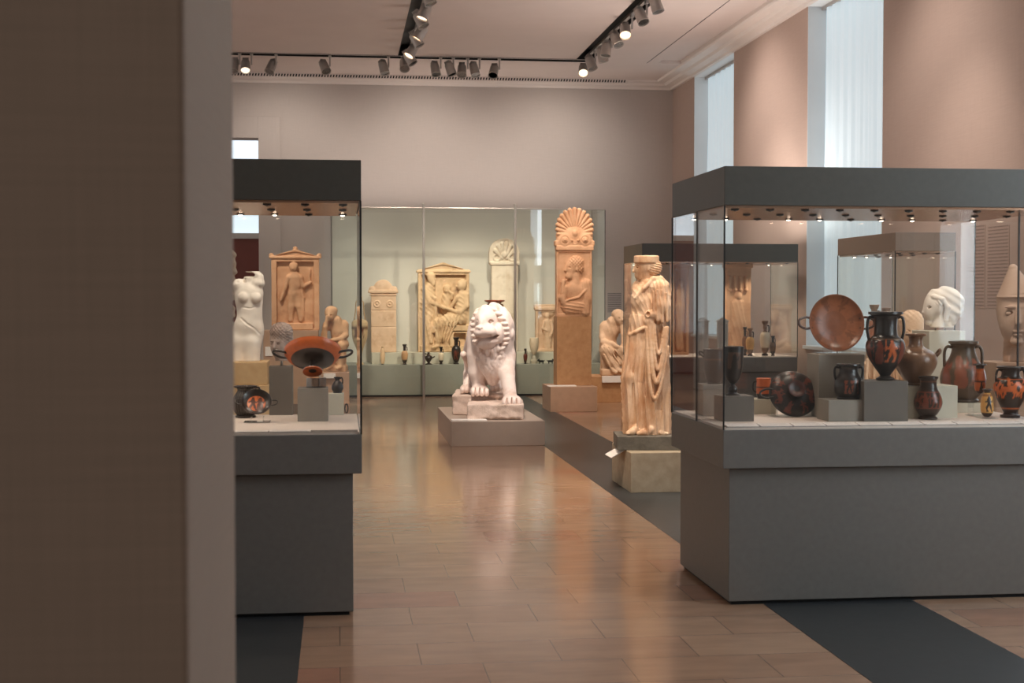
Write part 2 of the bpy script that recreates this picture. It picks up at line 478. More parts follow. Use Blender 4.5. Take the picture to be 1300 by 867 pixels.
class Clay:
    """x = image x, y = depth (towards the viewer negative), z = minus image y; all in pixels of the photograph"""
    def __init__(s, x0, x1, py0, py1, d0, d1, v):
        s.v = v
        s.o = np.array([x0 - 3 * v, d0 - 3 * v, -py1 - 3 * v], np.float32)
        n = np.ceil((np.array([x1 + 3 * v, d1 + 3 * v, -py0 + 3 * v]) - s.o) / v).astype(int) + 1
        s.ax = [(s.o[i] + np.arange(n[i]) * v).astype(np.float32) for i in range(3)]
        s.F = np.full(n, 1e3, np.float32)

    def _blk(s, lo, hi):
        sl = []
        for i in range(3):
            a = int(np.floor((lo[i] - s.o[i]) / s.v)); b = int(np.ceil((hi[i] - s.o[i]) / s.v)) + 1
            a = max(a, 0); b = min(b, s.F.shape[i])
            if b <= a: return None
            sl.append(slice(a, b))
        X = s.ax[0][sl[0]][:, None, None]; Y = s.ax[1][sl[1]][None, :, None]; Z = s.ax[2][sl[2]][None, None, :]
        return tuple(sl), X, Y, Z

    def put(s, fn, lo, hi, k=2.0, sub=False, disp=None, mode=None):
        m = k + 3 * s.v + (3.0 if disp is not None else 0)
        b = s._blk(np.array(lo) - m, np.array(hi) + m)
        if b is None: return s
        sl, X, Y, Z = b
        d = fn(X, Y, Z)
        if disp is not None: d = d + disp(X, Y, Z)
        a = s.F[sl]
        if sub:
            h = np.clip(0.5 - 0.5 * (a + d) / k, 0, 1)
            s.F[sl] = a * (1 - h) + (-d) * h + k * h * (1 - h)
        else:
            h = np.clip(0.5 + 0.5 * (d - a) / k, 0, 1)
            s.F[sl] = np.where(a > 500, d, d * (1 - h) + a * h - k * h * (1 - h))
        return s

    def e(s, x, py, d, rx, ry, rd, k=2.0, ang=0.0, **kw):
        """ellipsoid; ang = clockwise tilt in the image plane, degrees"""
        a = math.radians(ang); ca, sa = math.cos(a), math.sin(a)
        z = -py

        def fn(X, Y, Z):
            u = X - x; w = Z - z
            p = u * ca - w * sa; q = u * sa + w * ca; t = Y - d
            k0 = np.sqrt((p / rx) ** 2 + (t / rd) ** 2 + (q / ry) ** 2) + 1e-6
            k1 = np.sqrt((p / rx ** 2) ** 2 + (t / rd ** 2) ** 2 + (q / ry ** 2) ** 2) + 1e-6
            return k0 * (k0 - 1) / k1
        R = max(rx, ry) if ang else None
        ex, ez = (R, R) if ang else (rx, ry)
        return s.put(fn, (x - ex, d - rd, z - ez), (x + ex, d + rd, z + ez), k, **kw)

    def c(s, a, b, ra, rb, k=2.0, flat=1.0, **kw):
        """tapered limb from a=(x,py,d) to b; flat<1 squeezes it in depth"""
        A = np.array([a[0], a[2], -a[1]], float); B = np.array([b[0], b[2], -b[1]], float)
        S = np.array([1, 1 / flat, 1])
        A2, B2 = A * S, B * S
        ab = B2 - A2; L = float(ab @ ab) + 1e-9

        def fn(X, Y, Z):
            px, py_, pz = X - A2[0], Y / flat - A2[1], Z - A2[2]
            t = np.clip((px * ab[0] + py_ * ab[1] + pz * ab[2]) / L, 0, 1)
            return (np.sqrt((px - t * ab[0]) ** 2 + (py_ - t * ab[1]) ** 2 + (pz - t * ab[2]) ** 2) - (ra + t * (rb - ra))) * (0.5 + 0.5 * flat)
        r = max(ra, rb)
        lo = np.minimum(A, B) - r; hi = np.maximum(A, B) + r
        return s.put(fn, lo, hi, k, **kw)

    def chain(s, pts, k=2.0, flat=1.0, **kw):
        """pts (x,py,d,r)"""
        for p, q in zip(pts, pts[1:]): s.c(p[:3], q[:3], p[3], q[3], k, flat, **kw)
        return s

    def b(s, x0, x1, py0, py1, d0, d1, r=0.6, k=0.8, **kw):
        cx, cy, cz = (x0 + x1) / 2, (d0 + d1) / 2, -(py0 + py1) / 2
        hx, hy, hz = (x1 - x0) / 2 - r, (d1 - d0) / 2 - r, (py1 - py0) / 2 - r

        def fn(X, Y, Z):
            qx, qy, qz = np.abs(X - cx) - hx, np.abs(Y - cy) - hy, np.abs(Z - cz) - hz
            return np.sqrt(np.maximum(qx, 0) ** 2 + np.maximum(qy, 0) ** 2 + np.maximum(qz, 0) ** 2) + np.minimum(np.maximum(qx, np.maximum(qy, qz)), 0) - r
        return s.put(fn, (x0, d0, -py1), (x1, d1, -py0), k, **kw)

    def gable(s, x0, x1, pyb, xa, pya, d0, d1, k=0.8, **kw):
        """triangular pediment, apex (xa,pya)"""
        def half(xs):
            v = np.array([pyb - pya, abs(xa - xs)], float); return v / np.linalg.norm(v)
        n0 = half(x0); n1 = half(x1)

        def fn(X, Y, Z):
            a = -(X - x0) * n0[0] + (Z + pyb) * n0[1]
            b_ = (X - x1) * n1[0] + (Z + pyb) * n1[1]
            return np.maximum(np.maximum(np.maximum(a, b_), -(Z + pyb)), np.maximum(d0 - Y, Y - d1))
        return s.put(fn, (x0, d0, -pyb), (x1, d1, -pya), k, **kw)

    def ring(s, x, py, d, R, r, k=1.0, **kw):
        def fn(X, Y, Z):
            q = np.sqrt((X - x) ** 2 + (Z + py) ** 2) - R
            return np.sqrt(q * q + (Y - d) ** 2) - r
        return s.put(fn, (x - R - r, d - r, -py - R - r), (x + R + r, d + r, -py + R + r), k, **kw)

    def warp(s, fn, x0, x1, py0, py1, d0=-1e3, d1=1e3):
        """add fn(X,Y,Z) to the field inside a region (positive carves)"""
        b = s._blk((x0, d0, -py1), (x1, d1, -py0))
        sl, X, Y, Z = b
        s.F[sl] = s.F[sl] + fn(X, Y, Z)
        return s

    def mesh(s, name, px0, py0, scale):
        F = s.F
        F[0] = F[-1] = 5; F[:, 0] = F[:, -1] = 5; F[:, :, 0] = F[:, :, -1] = 5
        F = np.clip(F, -50, 50)
        ins = F < 0
        n = F.shape
        c = np.zeros([q - 1 for q in n], np.uint8)
        for i in (0, 1):
            for j in (0, 1):
                for k in (0, 1):
                    c += ins[i:n[0] - 1 + i, j:n[1] - 1 + j, k:n[2] - 1 + k]
        act = (c > 0) & (c < 8)
        I, J, K = np.nonzero(act)
        idx = np.full(act.shape, -1, np.int64); idx[I, J, K] = np.arange(len(I))
        acc = np.zeros((len(I), 3)); cnt = np.zeros(len(I))
        corners = [(i, j, k) for i in (0, 1) for j in (0, 1) for k in (0, 1)]
        for a in corners:
            for ax in range(3):
                if a[ax]: continue
                b_ = list(a); b_[ax] = 1
                fa = F[I + a[0], J + a[1], K + a[2]]; fb = F[I + b_[0], J + b_[1], K + b_[2]]
                m = (fa < 0) != (fb < 0)
                t = np.where(m, fa / np.where(m, fa - fb, 1), 0)
                p = np.zeros((len(I), 3)); p[:] = a; p[:, ax] += t
                acc += p * m[:, None]; cnt += m
        V = (np.stack([I, J, K], 1) + acc / cnt[:, None]) * s.v + s.o
        faces = []
        for ax in range(3):
            o1, o2 = (ax + 1) % 3, (ax + 2) % 3
            sa = [slice(0, n[q]) for q in range(3)]; sb = list(sa)
            sa[ax] = slice(0, n[ax] - 1); sb[ax] = slice(1, n[ax])
            e = np.nonzero(ins[tuple(sa)] != ins[tuple(sb)])
            e = np.stack(e, 1)
            flip = ins[e[:, 0], e[:, 1], e[:, 2]]
            q = []
            for du, dv in ((0, 0), (-1, 0), (-1, -1), (0, -1)):
                f = e.copy(); f[:, o1] += du; f[:, o2] += dv
                q.append(idx[f[:, 0], f[:, 1], f[:, 2]])
            q = np.stack(q, 1)
            q = np.where(flip[:, None], q, q[:, ::-1])
            faces.append(q)
        faces = np.concatenate(faces)
        faces = faces[(faces >= 0).all(1)]
        V[:, 0] = (V[:, 0] - px0) * scale; V[:, 1] *= scale; V[:, 2] = (V[:, 2] + py0) * scale
        me = bpy.data.meshes.new(name)
        me.vertices.add(len(V)); me.vertices.foreach_set('co', V.astype(np.float32).ravel())
        me.loops.add(faces.size); me.loops.foreach_set('vertex_index', faces.astype(np.int32).ravel())
        me.polygons.add(len(faces))
        me.polygons.foreach_set('loop_start', np.arange(0, faces.size, 4, dtype=np.int32))
        me.polygons.foreach_set('loop_total', np.full(len(faces), 4, np.int32))
        me.polygons.foreach_set('use_smooth', np.ones(len(faces), bool))
        me.update(calc_edges=True); me.validate()
        return me


def sculpture(name, label, cat, part, clay, mat, px0, py0, X, Y, z, rz=-YAW, group=None, parent=None, s=None):
    """stands the clay (its pixel (px0,py0) point) at X,Y,z; returns (thing, mesh part)"""
    s = s or sc(X, Y)
    t = parent or thing(name, label, cat, (X, Y, z), rz, group)
    o = link_mesh(part, clay.mesh(part, px0, py0, s), mat, t)
    return t, o


def folds(fx, fz=0.0, amp=0.7, ph=0.0, fd=0.0):
    def f(X, Y, Z):
        return amp * (np.abs(np.sin(fx * X + fz * Z + fd * Y + ph)) ** 0.7 - 0.5)
    return f
# ------------------------------------------------------------------ the room
WX, WY, CZ = 5.75, 24.2, 5.3          # right wall, back wall, ceiling
WIN = [(20.36, 22.70), (14.60, 17.06), (9.00, 11.42), (3.40, 5.78)]
SILL, HEADZ = 1.0, 5.19


def struct(o):
    o['kind'] = 'structure'; return o


struct(boxes('floor', [(-9, 6.4, -3, 30.5, -0.12, 0)], M['floor']))
# dark slate bands let into the floor
e0 = ground(985, 778); e1 = ground(1185.5, 776.5); e2 = ground(386, 784)
STRIP0, STRIP1 = e0.x, e1.x
struct(boxes('trim_1', [(STRIP0, STRIP1, -1, WY, 0.0, 0.002)], M['slate']))
struct(boxes('trim_2', [(e2.x - (STRIP1 - STRIP0), e2.x, -1, WY, 0.0, 0.002)], M['slate']))

# right wall with tall window openings
ys = [WY + 0.4] + [v for w in WIN for v in (w[1], w[0])] + [0.5]
lst = [(WX, WX + 0.5, ys[i + 1], ys[i], SILL, HEADZ) for i in range(0, len(ys), 2)]
lst += [(WX, WX + 0.5, 0.5, WY + 0.4, 0, SILL), (WX, WX + 0.5, 0.5, WY + 0.4, HEADZ, CZ + 0.3)]
struct(boxes('wall_right', lst, M['rosewall']))
for i, (a, b) in enumerate(WIN):
    w = bpy.data.objects.new('window_%d' % (i + 1), None); COL.objects.link(w); struct(w)
    w.location = (WX + 0.2, (a + b) / 2, SILL)
    h, H = (b - a) / 2, HEADZ - SILL
    # pleated blind: gentle vertical waves, gathered at the far side
    n = 160
    vs, fs = [], []
    for k in range(n + 1):
        y = -h + 2 * h * k / n
        far = max(0, (y - (h - 0.35)) / 0.35)
        for z in (0.02, 0.5 * H, H):
            xx = 0.012 * math.sin(y * 21) + 0.006 * math.sin(y * 47 + 1) - 0.07 * far * math.sin(far * 5) * (0.6 + 0.4 * math.sin(z * 1.6 + 1))
            vs.append((xx, y, z))
    for k in range(n):
        for j in (0, 1):
            fs.append((k * 3 + j, k * 3 + j + 1, (k + 1) * 3 + j + 1, (k + 1) * 3 + j))
    me = bpy.data.meshes.new('blind'); me.from_pydata(vs, [], fs); smooth(me)
    o = link_mesh('blind', me, M['curtain'] if i < 2 else M['openwindow'] if i < 3 else M['openwindow2'], w)
    sm = o.modifiers.new('thick', 'SOLIDIFY'); sm.thickness = 0.004
    boxes('blind_rail', [(-0.03, 0.03, -h + 0.01, h - 0.01, H - 0.05, H - 0.01)], M['silver'], w)
    boxes('reveal_lining', [(-0.2, 0.25, h - 0.012, h, 0, H), (-0.2, 0.25, -h, -h + 0.012, 0, H), (-0.2, 0.25, -h, h, H - 0.008, H)], M['reveal'], w)
    boxes('sill', [(-0.24, 0.25, -h - 0.02, h + 0.02, -0.03, 0.012)], M['reveal'], w, 0.006)

# back wall with an opening on the left
dx0, dx1, dz = -2.3, XY(329, WY), zof(312, 175, WY)
struct(boxes('wall_back', [(-9, dx0, WY, WY + 0.4, 0, CZ + 0.3), (dx1, WX + 0.5, WY, WY + 0.4, 0, CZ + 0.3), (dx0, dx1, WY, WY + 0.4, dz, CZ + 0.3)], M['wall']))
fx1, fz1 = XY(357, WY), zof(330, 148, WY)
struct(boxes('door_1', [(dx1, fx1, WY - 0.025, WY, 0, fz1), (dx0 - 0.36, dx0, WY - 0.025, WY, 0, fz1), (dx0, dx1, WY - 0.025, WY, dz, fz1)], M['wall'], bevel=0.004))
# the room beyond the opening: dark red wall with a bright window above it
zr = zof(312, 303, 29.0); zw = zof(312, 296, 29.0)
struct(boxes('wall_beyond', [(-9, 1, 29.0, 29.3, 0, zr)], M['red']))
struct(boxes('trim_3', [(-9, 1, 28.95, 29.3, zr, zw)], M['cornice']))
wb = struct(boxes('window_5', [(-9, 1, 29.1, 29.2, zw, 5.2)], M['farlight']))

# foreground wall end on the left: camera looks past it
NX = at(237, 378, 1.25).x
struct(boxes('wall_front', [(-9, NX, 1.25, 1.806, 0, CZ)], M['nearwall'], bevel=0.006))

# ceiling with recessed track channels
CH0, CH1 = 21.90, 22.15
T1, T2 = 1.04, 3.80
lst = []
for x0, x1, y0, y1 in ((-9, WX + .5, CH1, WY + .4), (-9, T1 - .13, 0.5, CH0), (T1 + .13, T2 - .13, 0.5, CH0), (T2 + .13, 4.835, 0.5, CH1), (4.85, 5.02, 0.5, CH1)):
    lst.append((x0, x1, y0, y1, CZ, CZ + 0.25))
lst.append((5.02, WX + .5, 0.5, CH1, CZ + 0.05, CZ + 0.25)); lst.append((4.835, 4.85, 0.5, CH1, CZ + 0.03, CZ + 0.25))
lst.append((-9, T2 + .13, CH0, CH1, CZ + 0.17, CZ + 0.25)); lst.append((T1 - .13, T1 + .13, 0.5, CH0, CZ + .17, CZ + .25)); lst.append((T2 - .13, T2 + .13, 0.5, CH0, CZ + .17, CZ + .25))
struct(boxes('ceiling', lst, M['ceiling']))
cor = [(0, 5.185), (-.05, 5.185), (-.07, 5.215), (-.17, 5.235), (-.20, 5.27), (-.34, 5.275), (-.36, 5.30), (-.36, 5.36), (0, 5.36)]
struct(prism('trim_5', [(WX + a, b) for a, b in cor], 0.5, WY, M['cornice']))
struct(prism('trim_6', [(WY + a, b) for a, b in cor], -9, WX, M['cornice'], axis='x'))
struct(boxes('trim_4', [(4.836, 4.849, 0.5, CH1, CZ + 0.001, CZ + 0.029)], M['blackmetal']))

# slot vent along the back of the ceiling
vt = thing('slot_vent', 'long pale ceiling vent strip with a row of dark slots above the back wall', 'air vent', (0, 23.80, CZ))
x0v, x1v = -2.2, XY(798, 23.6)
boxes('vent_strip', [(x0v - .02, x1v + .02, 0, 0.04, -0.075, 0.0)], M['cornice'], vt, .003)
vs, fs = [], []
x = x0v
while x < x1v - .03:
    i = len(vs)
    for z, sh in ((-.058, 0), (-.016, .010)):
        for dx in (0, .023):
            for y in (-.002, .002): vs.append((x + dx + sh, y, z))
    for f in ((0, 2, 3, 1), (4, 5, 7, 6), (0, 1, 5, 4), (2, 6, 7, 3), (0, 4, 6, 2), (1, 3, 7, 5)): fs.append(tuple(i + q for q in f))
    x += .047
me = bpy.data.meshes.new('slots'); me.from_pydata(vs, [], fs); link_mesh('slots', me, M['blackmetal'], vt)

# ------------------------------------------------------------------ lighting tracks and spotlights
def track(label, x0, x1, y0, y1, alongx):
    t = thing('lighting_track', label, 'lighting track', ((x0 + x1) / 2, (y0 + y1) / 2, CZ), 0, 'recessed lighting tracks')
    w, l = (x1 - x0) / 2, (y1 - y0) / 2
    th = .008
    if alongx:
        boxes('channel', [(-w, w, -l, -l + th, -.004, .165), (-w, w, l - th, l, -.004, .165), (-w, w, -l, l, .155, .168)], M['blackmetal'], t)
        boxes('rail', [(-w, w, -.02, .02, .01, .05)], M['silver'], t)
    else:
        boxes('channel', [(-w, -w + th, -l, l, -.004, .165), (w - th, w, -l, l, -.004, .165), (-w, w, -l, l, .155, .168)], M['blackmetal'], t)
        boxes('rail', [(.02, .065, -l, l, .02, .06)], M['silver'], t)


track('dark recessed lighting track along the back of the ceiling', -9, T2 + .13, CH0, CH1, True)
track('black recessed lighting track with a crowded row of spotlights, left of the two running back', T1 - .13, T1 + .13, 0.6, CH0 - .001, False)
track('black recessed lighting track nearest the windows', T2 - .13, T2 + .13, 0.6, CH0 - .001, False)


def spot_proto():
    t = thing('track_spotlight', 'x', 'spotlight', (0, 0, 0))
    boxes('adapter', [(-.022, .022, -.05, .05, -.02, .03)], M['silver'], t, .004)
    boxes('bracket', [(-.012, .012, -.012, .012, -.17, -.02)], M['silver'], t, .003)
    h = thing('housing', None, None)
    prof = [(0.0, .10), (.05, .10), (.064, .088), (.068, .07), (.074, -.08), (.078, -.095), (.072, -.095), (.068, -.08)]
    me = lathe_mesh('housing', prof, 24)
    COL.objects.unlink(h); bpy.data.objects.remove(h)
    ho = link_mesh('housing', me, M['silver'], t)
    le = lathe_mesh('lens', [(0.0, -.07), (.066, -.072), (.0665, -.08), (0, -.08)], 24)
    lo = link_mesh('lens', le, M['lampoff'], ho)
    fin = boxes('heat_sink', [(-.045, .045, -.004 + k * .018, .004 + k * .018, .10, .14) for k in (-2, -1, 0, 1, 2)], M['silver'], ho)
    return t


SPOT = spot_proto()
LENS_ON = None
spot_used = [False]


def copy_tree(o, parent=None):
    c = o.copy(); COL.objects.link(c)
    if parent is not None: c.parent = parent
    for ch in list(o.children): copy_tree(ch, c)
    return c


def spotlight(x, y, aim, lit, label, drop=0.0):
    global LENS_ON
    t = SPOT if not spot_used[0] else copy_tree(SPOT)
    spot_used[0] = True
    t.location = (x, y, CZ - drop)
    t['label'] = label; t['group'] = 'track spotlights'
    z = -(Vector(aim) - Vector((x, y, CZ - .2))).normalized()
    h = [c for c in t.children if c.name.startswith('housing')][0]
    side = Vector((0, 0, 1)).cross(z)
    if side.length < 1e-3: side = Vector((1, 0, 0))
    side.normalize(); up = z.cross(side)
    mt = Matrix((side, up, z)).transposed().to_4x4()
    mt.translation = Vector((0, 0, -.19)) + side * 0.09
    h.matrix_local = mt
    if lit:
        l = [c for c in h.children if c.name.startswith('lens')][0]
        if LENS_ON is None:
            LENS_ON = l.data.copy(); LENS_ON.materials[0] = M['lamp']
        l.data = LENS_ON
    return t


ord_ = ['first', 'second', 'third', 'fourth', 'fifth', 'sixth', 'seventh', 'eighth', 'ninth', 'tenth', 'eleventh']
random.seed(3)
for k, (px, lit, ax, ay) in enumerate([(306, 0, -2.0, 20), (321, 1, -1.2, 19), (352, 0, -2.5, 19.5), (420, 0, 1.5, 19), (494, 0, 1.8, 20.5)]):
    X = XY(px, 22.02)
    spotlight(X, 22.02, (ax, ay, .8), lit, 'silver spotlight on the back track, %s of five to the left of the crossing track' % ord_[k])
for k, (px, lit, ax, ay) in enumerate([(560, 0, 2.2, 20), (576, 0, 3.2, 21.0), (594, 0, 1.6, 19), (609, 0, 3.0, 20.2), (634, 0, 1.4, 19)]):
    X = XY(px, 22.02)
    spotlight(X, 22.02, (ax, ay, .8), lit, 'silver spotlight on the back track, %s of five between the two crossing tracks' % ord_[k])
for k, (y, lit, ax, ay) in enumerate([(21.6, 0, 1.2, 18), (21.1, 0, 3.6, 20), (20.3, 1, -1.5, 19), (19.6, 0, 3.4, 19), (18.9, 1, -1.6, 19.0), (18.2, 0, 3.2, 17), (17.5, 1, -.6, 17), (16.8, 0, 2.8, 16)]):
    spotlight(T1 + .045, y, (ax, ay, .9), lit, 'silver spotlight on the left black track, %s from the back wall' % ord_[k])
for k, (y, lit, ax, ay) in enumerate([(21.75, 1, 3.2, 17), (21.2, 0, 5.0, 19.5), (20.5, 0, 4.8, 20), (19.9, 0, 3.2, 19), (19.2, 0, 5.0, 17), (18.5, 1, 3.3, 15), (17.6, 0, 5.0, 15.4), (16.9, 0, 5, 16)]):
    spotlight(T2 + .045, y, (ax, ay, .9), lit, 'silver spotlight on the window-side track, %s from the back wall' % ord_[k])

# ------------------------------------------------------------------ glass display cases
CASES = {}
M['brownhood'] = paintmat('taupe_brown_hood_lacquer', (142, 118, 100), .45, .05, 30)
M['cardrail'] = paintmat('grey_card_rail', (116, 106, 100), .6, .04, 10)


def case(name, label, x0, x1, y0, y1, zt, zh, zd, za, seam=None, inset=0.045, nlight=10, rows=(.12, .55, .98), mats=None, base='base_cabinet', lw=.024, edge=.006):
    mb, mh = mats or (M['case'], M['casehood'])
    t = thing(name, label, 'display case', ((x0 + x1) / 2, (y0 + y1) / 2, 0), 0, 'glass display cases')
    w, l = (x1 - x0) / 2, (y1 - y0) / 2
    i = inset
    boxes('toe_recess', [(-w + i + .02, w - i - .02, -l + i + .02, l - i - .02, 0, .022)], M['shadowgap'], t)
    boxes(base, [(-w + i, w - i, -l + i, l - i, .02, za)], mb, t, .004)
    boxes('apron', [(-w, w, -l, l, za + .004, zd - .012)], mb, t, .004)
    boxes('deck', [(-w + .012, w - .012, -l + .012, l - .012, zd - .014, zd)], M['deck'], t, .002)
    boxes('hood', [(-w, w, -l, l, zh + .012, zt)], mh, t, .004)
    boxes('hood_lining', [(-w + .014, w - .014, -l + .014, l - .014, zh, zh + .014)], M['hoodunder'], t)
    g = M['glass']; th = .008
    z0, z1 = zd - .01, zh + .01
    sY = None if seam is None else seam - (y0 + y1) / 2
    boxes('front_pane', [(-w + .003, w - .003, -l + .001, -l + .001 + th, z0, z1)], g, t)
    boxes('back_pane', [(-w + .003, w - .003, l - .001 - th, l - .001, z0, z1)], g, t)
    for sx in (-1, 1):
        xa, xb = sorted((sx * (w - .001), sx * (w - .001 - th)))
        segs = [(-l + .011, l - .011)] if sY is None else [(-l + .011, sY - .001), (sY + .001, l - .011)]
        for (ya, yb) in segs:
            boxes('side_pane', [(xa, xb, ya, yb, z0, z1)], g, t)
        e = edge
        boxes('glass_seal', [(sx * w - e, sx * w + e * .2 * sx if False else sx * w + e * .15, -l - .0005, -l + .009, zd - .012, zh + .012)] if sx > 0 else [(-w - e * .15, -w + e, -l - .0005, -l + .009, zd - .012, zh + .012)], M['edge'], t)
        boxes('glass_seal', [(sx * w - e * .5, sx * w + e * .5, l - .009, l, zd - .012, zh + .012)], M['edge'], t)
        if sY is not None:
            boxes('glass_seal', [(sx * w - .009 if sx > 0 else -w, sx * w if sx > 0 else -w + .009, sY - e * .75, sY + e * .75, zd - .012, zh + .012)], M['edge'], t)
    ring = lathe_mesh('downlight', [(.013, -.002), (.014, -.007), (.020, -.007), (.022, 0.0), (.013, 0.0)], 18)
    ring.materials.append(M['blackmetal'])
    lon = lathe_mesh('lens', [(0, -.0125), (.008, -.011), (.0122, -.0062), (.0125, -.001), (0, -.001)], 16); lon.materials.append(M['downlit'])
    lof = lon.copy(); lof.materials[0] = M['lampoff']
    for r, yy in enumerate(rows):
        for k in range(nlight):
            xx = -w + .09 + (2 * w - .18) * k / (nlight - 1)
            d = bpy.data.objects.new('downlight', ring); COL.objects.link(d); d.parent = t; d.location = (xx, -l + yy, zh)
            q = bpy.data.objects.new('lens', lon if r == len(rows) - 1 and k % 3 != 2 else lof); COL.objects.link(q); q.parent = d
    CASES[name] = (x0, x1, y0, y1, zd, zh)
    if nlight == 10: boxes('card_rail', [(-w + .02, w - .02, -l + .016, -l + .114, zd - .001, zd + .002)], M['cardrail'], t)
    return t


CY0, CY1 = 7.12, 8.27
ZD = .93
case('display_case', 'charcoal glass case of Greek vases on the right, the nearest and largest case', XY(919, CY0), 3.844, CY0, CY1, 2.275, 2.062, ZD, .715, 7.69)
RC = CASES['display_case']
LCX1 = XY(459, CY0)
case('display_case', 'charcoal glass case with orange and black cups on the left beside the wall end', LCX1 - 1.88, LCX1, CY0, CY1, 2.283, 2.07, ZD, .718, 7.69)
LC = CASES['display_case']
RY = 16.7
case('display_case', 'grey hooded glass case behind the draped standing statue', XY(815, RY), XY(1013, RY), RY, RY + 1.1, 2.25, 2.02, .89, .70, None, nlight=8, rows=(.15, .9))
NY = 11.0
case('display_case', 'narrow brown-hooded glass case behind the veiled marble head', XY(1136, NY), XY(1213, NY), NY, 12.33, 2.127, 1.965, .8, .62, None, nlight=4, rows=(.15, .65, 1.15), mats=(M['rosebase'], M['brownhood']))
NC = CASES['display_case']

# ------------------------------------------------------------------ the long glazed showcase on the back wall
SX0, SX1, SY = XY(420, 23.0), XY(768, 23.0), 23.0
SZT = zof(600, 265, SY)
BZ = zof(600, 463, SY)
sh = thing('glazed_showcase', 'long glazed showcase against the back wall with steel posts and a grey base', 'display case', (0, SY, 0))
boxes('base_cabinet', [(SX0 + .02, SX1 - .02, .06, WY - SY, 0.02, BZ)], paintmat('grey_green_base_paint', (150, 152, 140), .5, .03, 6), sh, .004)
boxes('toe_recess', [(SX0 + .03, SX1 - .03, .1, WY - SY, 0, .02)], M['shadowgap'], sh)
STX0, STX1, STZ = XY(472, 23.4), XY(752, 23.4), zof(530, 448, 23.42)
boxes('step', [(STX0, STX1, .42, WY - SY - .01, BZ, STZ)], paintmat('pale_grey_green_step_paint', (190, 186, 168), .5, .03, 6), sh, .004)
boxes('back_panel', [(SX0 + .02, SX1 - .02, WY - SY - .03, WY - SY - .001, BZ, SZT)], paintmat('pale_showcase_lining', (206, 202, 190), .7, .02, 3), sh)
PX = [SX0 + (SX1 - SX0) * k / 3 for k in range(4)]
for k in range(3):
    boxes('front_pane', [(PX[k] + .005, PX[k + 1] - .005, 0, .012, .03, SZT)], M['greenglass'], sh)
for xx in (SX0, SX1 - .012):
    boxes('side_pane', [(xx, xx + .012, .014, WY - SY, .03, SZT)], M['greenglass'], sh)
boxes('top_pane', [(SX0, SX1, .0, WY - SY, SZT, SZT + .012)], M['greenglass'], sh)
for k in (1, 2):
    boxes('post', [(PX[k] - .02, PX[k] + .02, -.035, .0, .0, SZT + .08)], M['steel'], sh, .006)
boxes('top_rail', [(SX0 - .01, SX1 + .01, -.012, .0, SZT - .008, SZT + .014)], M['steel'], sh, .004)
boxes('glass_seal', [(SX1 - .004, SX1 + .004, -.004, .012, .03, SZT)], M['edge'], sh)
boxes('kick_rail', [(SX0, SX1, -.005, .02, 0, .03)], M['edge'], sh)
# ------------------------------------------------------------------ marble lion on its plinth
def plinth(name, label, x0, x1, y0, y1, z0, z1, mat, group=None, bevel=.006, cat='display plinth'):
    cx, cy = (x0 + x1) / 2, (y0 + y1) / 2
    o = boxes(name, [(x0 - cx, x1 - cx, y0 - cy, y1 - cy, 0, z1 - z0)], mat, None, bevel, (cx, cy, z0))
    return tag(o, label, cat, group)


g0 = ground(573, 567); LPX0, LPY0 = g0.x, g0.y
LPX1 = XY(692, LPY0); LPZ = zof(630, 535, LPY0)
plinth('display_plinth', 'low wide grey display plinth under the marble lion', LPX0, LPX1, LPY0, 17.3, 0, LPZ, M['lionblock'])
LY = 16.0
lx = XY(622, LY)
lion = thing('lion_statue', 'white marble lion with gaping mouth crouching on a worn stone slab', 'statue', (lx, LY, LPZ), -YAW)
ls = sc(lx, LY)
ZA, ZB = .17, .225      # heights of the lower front slab and the upper rear slab
k = lambda px, py, d: ((px - 622) * ls, d * ls, 0)


def slab():
    C = Clay(560, 690, 0, 40, -90, 150, 1.2)   # own little frame: py measured downward from 30 = plinth top
    C.b(595, 664, 30 - ZA / ls, 30, -66, 30, 1.2, 1)
    C.b(574, 654, 30 - ZB / ls, 30, 7, 128, 1.2, 1)
    C.e(636, 30 - ZB / ls + 1, 8, 16, 4, 12, 3)
    C.warp(lambda X, Y, Z: 1.1 * wob(X, Y, Z, .28, 5) + .6 * wob(X, Y, Z, .8, 6), 560, 690, -10, 27.5)
    # the broken front bottom edge
    for x, w in ((618, 5), (630, 4), (638, 6), (650, 5), (658, 3)):
        C.e(x, 29.5, -66, w, 2.2, 2.6, 1, sub=True)
    return C


link_mesh('broken_slab', slab().mesh('broken_slab', 622, 30, ls), M['lionplinth'], lion)


